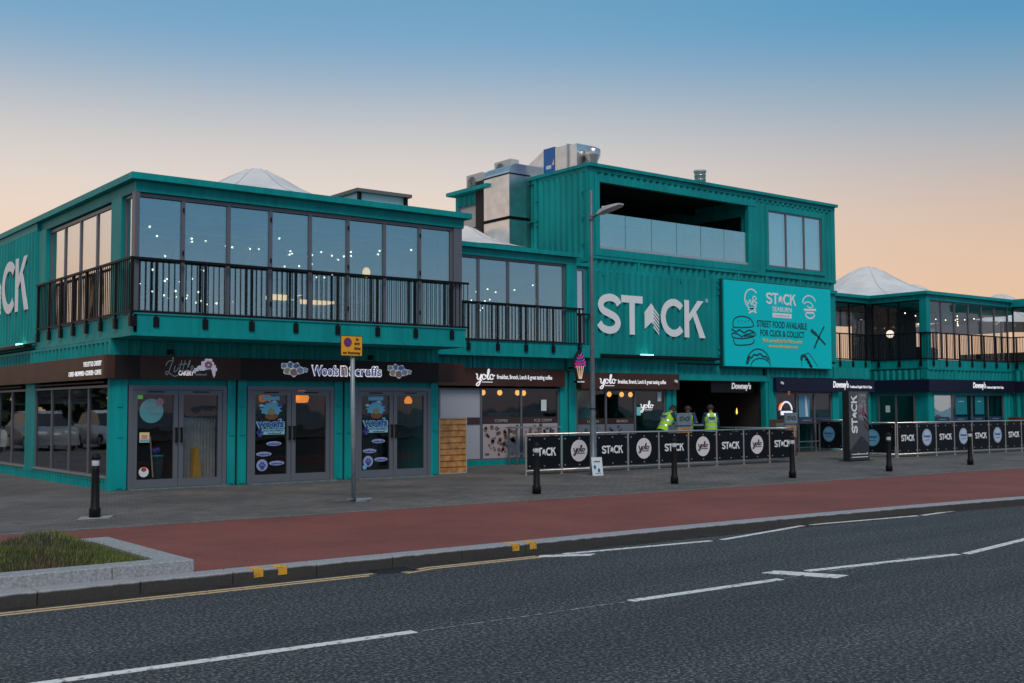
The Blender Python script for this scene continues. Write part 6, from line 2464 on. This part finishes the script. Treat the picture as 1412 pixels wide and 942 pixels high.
        for u in (.03, .19):
            tubeof([(u, .199, .164), (u + .05, .198, .163)]).build('reflective_stripe', REFLECT, v, True)
        for side in (-1, 1):
            mb = MB()
            for k in range(6):
                u0 = .24 + k * .035
                pts = [T(u0, side * .10 - .025, -.172 + .004 * k), T(u0, side * .10 + .025, -.172 + .004 * k), T(u0 + .035, side * .10 + .025, -.170 + .006 * k), T(u0 + .035, side * .10 - .025, -.170 + .006 * k)]
                mb.add(pts, [(0, 1, 2, 3)])
            mb.build('reflective_stripe', REFLECT, v)
        mb = MB()
        mb.add([T(.27, -.11, -.176), T(.27, .11, -.176), T(.35, .11, -.174), T(.35, -.11, -.174)], [(0, 1, 2, 3)])
        mb.build('back_panel', mat('vest_badge', (.05, .12, .2), .6), v)
    if cap:
        mb = MB()
        c0 = hc + hd * .045 * s
        mb.tube(c0, c0 + hd * .07 * s, .107 * s, .088 * s, 16)
        mb.build('cap', CLOTH, t, False)
    return t


person(24.42, 24.0, -5, 30, (38, 10, 40), (34, 8, 45), 'person in hi-vis vest bending over the host stand', True, 1.78, 10, True)
person(25.55, 24.15, 225, 16, (30, 14, 62), (28, 14, 60), 'person in hi-vis vest facing the street with head bowed behind the host stand', True, 1.74, 26, False)
person(26.42, 24.0, 55, 3, (8, 12, 25), (6, 12, 22), 'person in hi-vis vest standing with their back turned at the entrance', True, 1.72, 6, False)

# ================================================================== SIDE STREET (out of frame, mirrored in the corner windows)
def parked_car(x, y, paint, label):
    t = thing('parked_car', label, 'car', (x, y, 0), 'cars parked on the side street')
    Fc = Frame((x, y, 0), (0, -1, 0))     # length along -Y: nose towards the camera
    W = .87
    def hull(prof, w0, w1):
        mb = MB(Fc)
        n = len(prof)
        vs = [(a, b, -w(b)) for a, b, w in [(p[0], p[1], lambda b: w0 + (w1 - w0) * max(0, (b - .9) / .6)) for p in prof]]
        vs += [(v[0], v[1], -v[2]) for v in vs]
        mb.add(vs, [tuple(range(n)), tuple(range(n, 2 * n))[::-1]] + [(i, n + i, n + (i + 1) % n, (i + 1) % n) for i in range(n)])
        return mb
    body = [(-2.1, .25), (-2.12, .75), (-1.95, .95), (-1.2, .98), (.75, .96), (1.75, .82), (2.08, .68), (2.1, .28), (1.75, .2), (-1.75, .2)]
    hull(smooth_path(body, 3, True), W, W).build('body', paint, t, True)
    cab = [(-1.9, .95), (-1.35, 1.42), (-.3, 1.50), (.35, 1.40), (1.05, .95)]
    hull(cab, W - .05, W - .22).build('glasshouse', mat('car_glass', (.03, .035, .04), .08), t)
    rfp = [(-1.32, 1.43), (-.3, 1.515), (.32, 1.42), (.25, 1.46), (-.3, 1.54), (-1.25, 1.47)]
    hull(rfp, W - .05, W - .18).build('roof', paint, t)
    for a in (-1.3, 1.3):
        for sgn in (-1, 1):
            mb = MB(Fc)
            mb.tube((a, .31, sgn * (W - .16)), (a, .31, sgn * (W + .01)), .31, n=18)
            wv = mb.build('wheel', RUBBER, t)
            mb = MB(Fc)
            mb.tube((a, .31, sgn * (W + .005)), (a, .31, sgn * (W + .02)), .2, n=14)
            mb.build('rim', STEEL, wv)
    for sgn in (-1, 1):
        box('headlight', Fc, 1.96, 2.10, .60, .74, sgn * .5 - .18, sgn * .5 + .18, PAPER, t, .03)


for i, (x, c, nm) in enumerate(((6.2, (.62, .62, .64), 'white'), (3.5, (.30, .31, .33), 'silver'), (.8, (.65, .65, .66), 'white'), (-1.9, (.03, .04, .06), 'dark blue'), (-4.6, (.45, .46, .48), 'pale grey'), (-7.3, (.02, .02, .022), 'black'))):
    parked_car(x - 1.4, 47 + .2 * (i % 2), mat('car_paint_%d' % i, c, .25), ('white hatchback parked nearest the container building on the side street', 'silver hatchback parked between two white hatchbacks', 'white hatchback parked beside the dark blue hatchback', 'dark blue hatchback parked on the side street', 'pale grey hatchback parked beside the black hatchback', 'black hatchback at the end of the parked row')[i])
mb = MB()
rg = random.Random(8)
for i in range(2600):
    X = rg.uniform(-70, 7)
    hgt = 4.5 + 2.2 * math.sin(X * .31) + 1.6 * math.sin(X * .83 + 1)
    q = Vector((X, 84 + rg.uniform(-2.5, 2.5), rg.uniform(0, 1) ** .7 * hgt))
    for k in range(3):
        d = Vector((rg.uniform(-1, 1), rg.uniform(-1, 1), rg.uniform(-1, 1))).normalized() * .8
        e = d.orthogonal().normalized() * .5
        mb.add([q - e, q + e, q + d], [(0, 1, 2)])
tag(mb.build('tree_belt', mat('far_foliage', (.035, .05, .02), .9)), 'dense dark belt of trees beyond the side street', 'trees', kind='stuff')
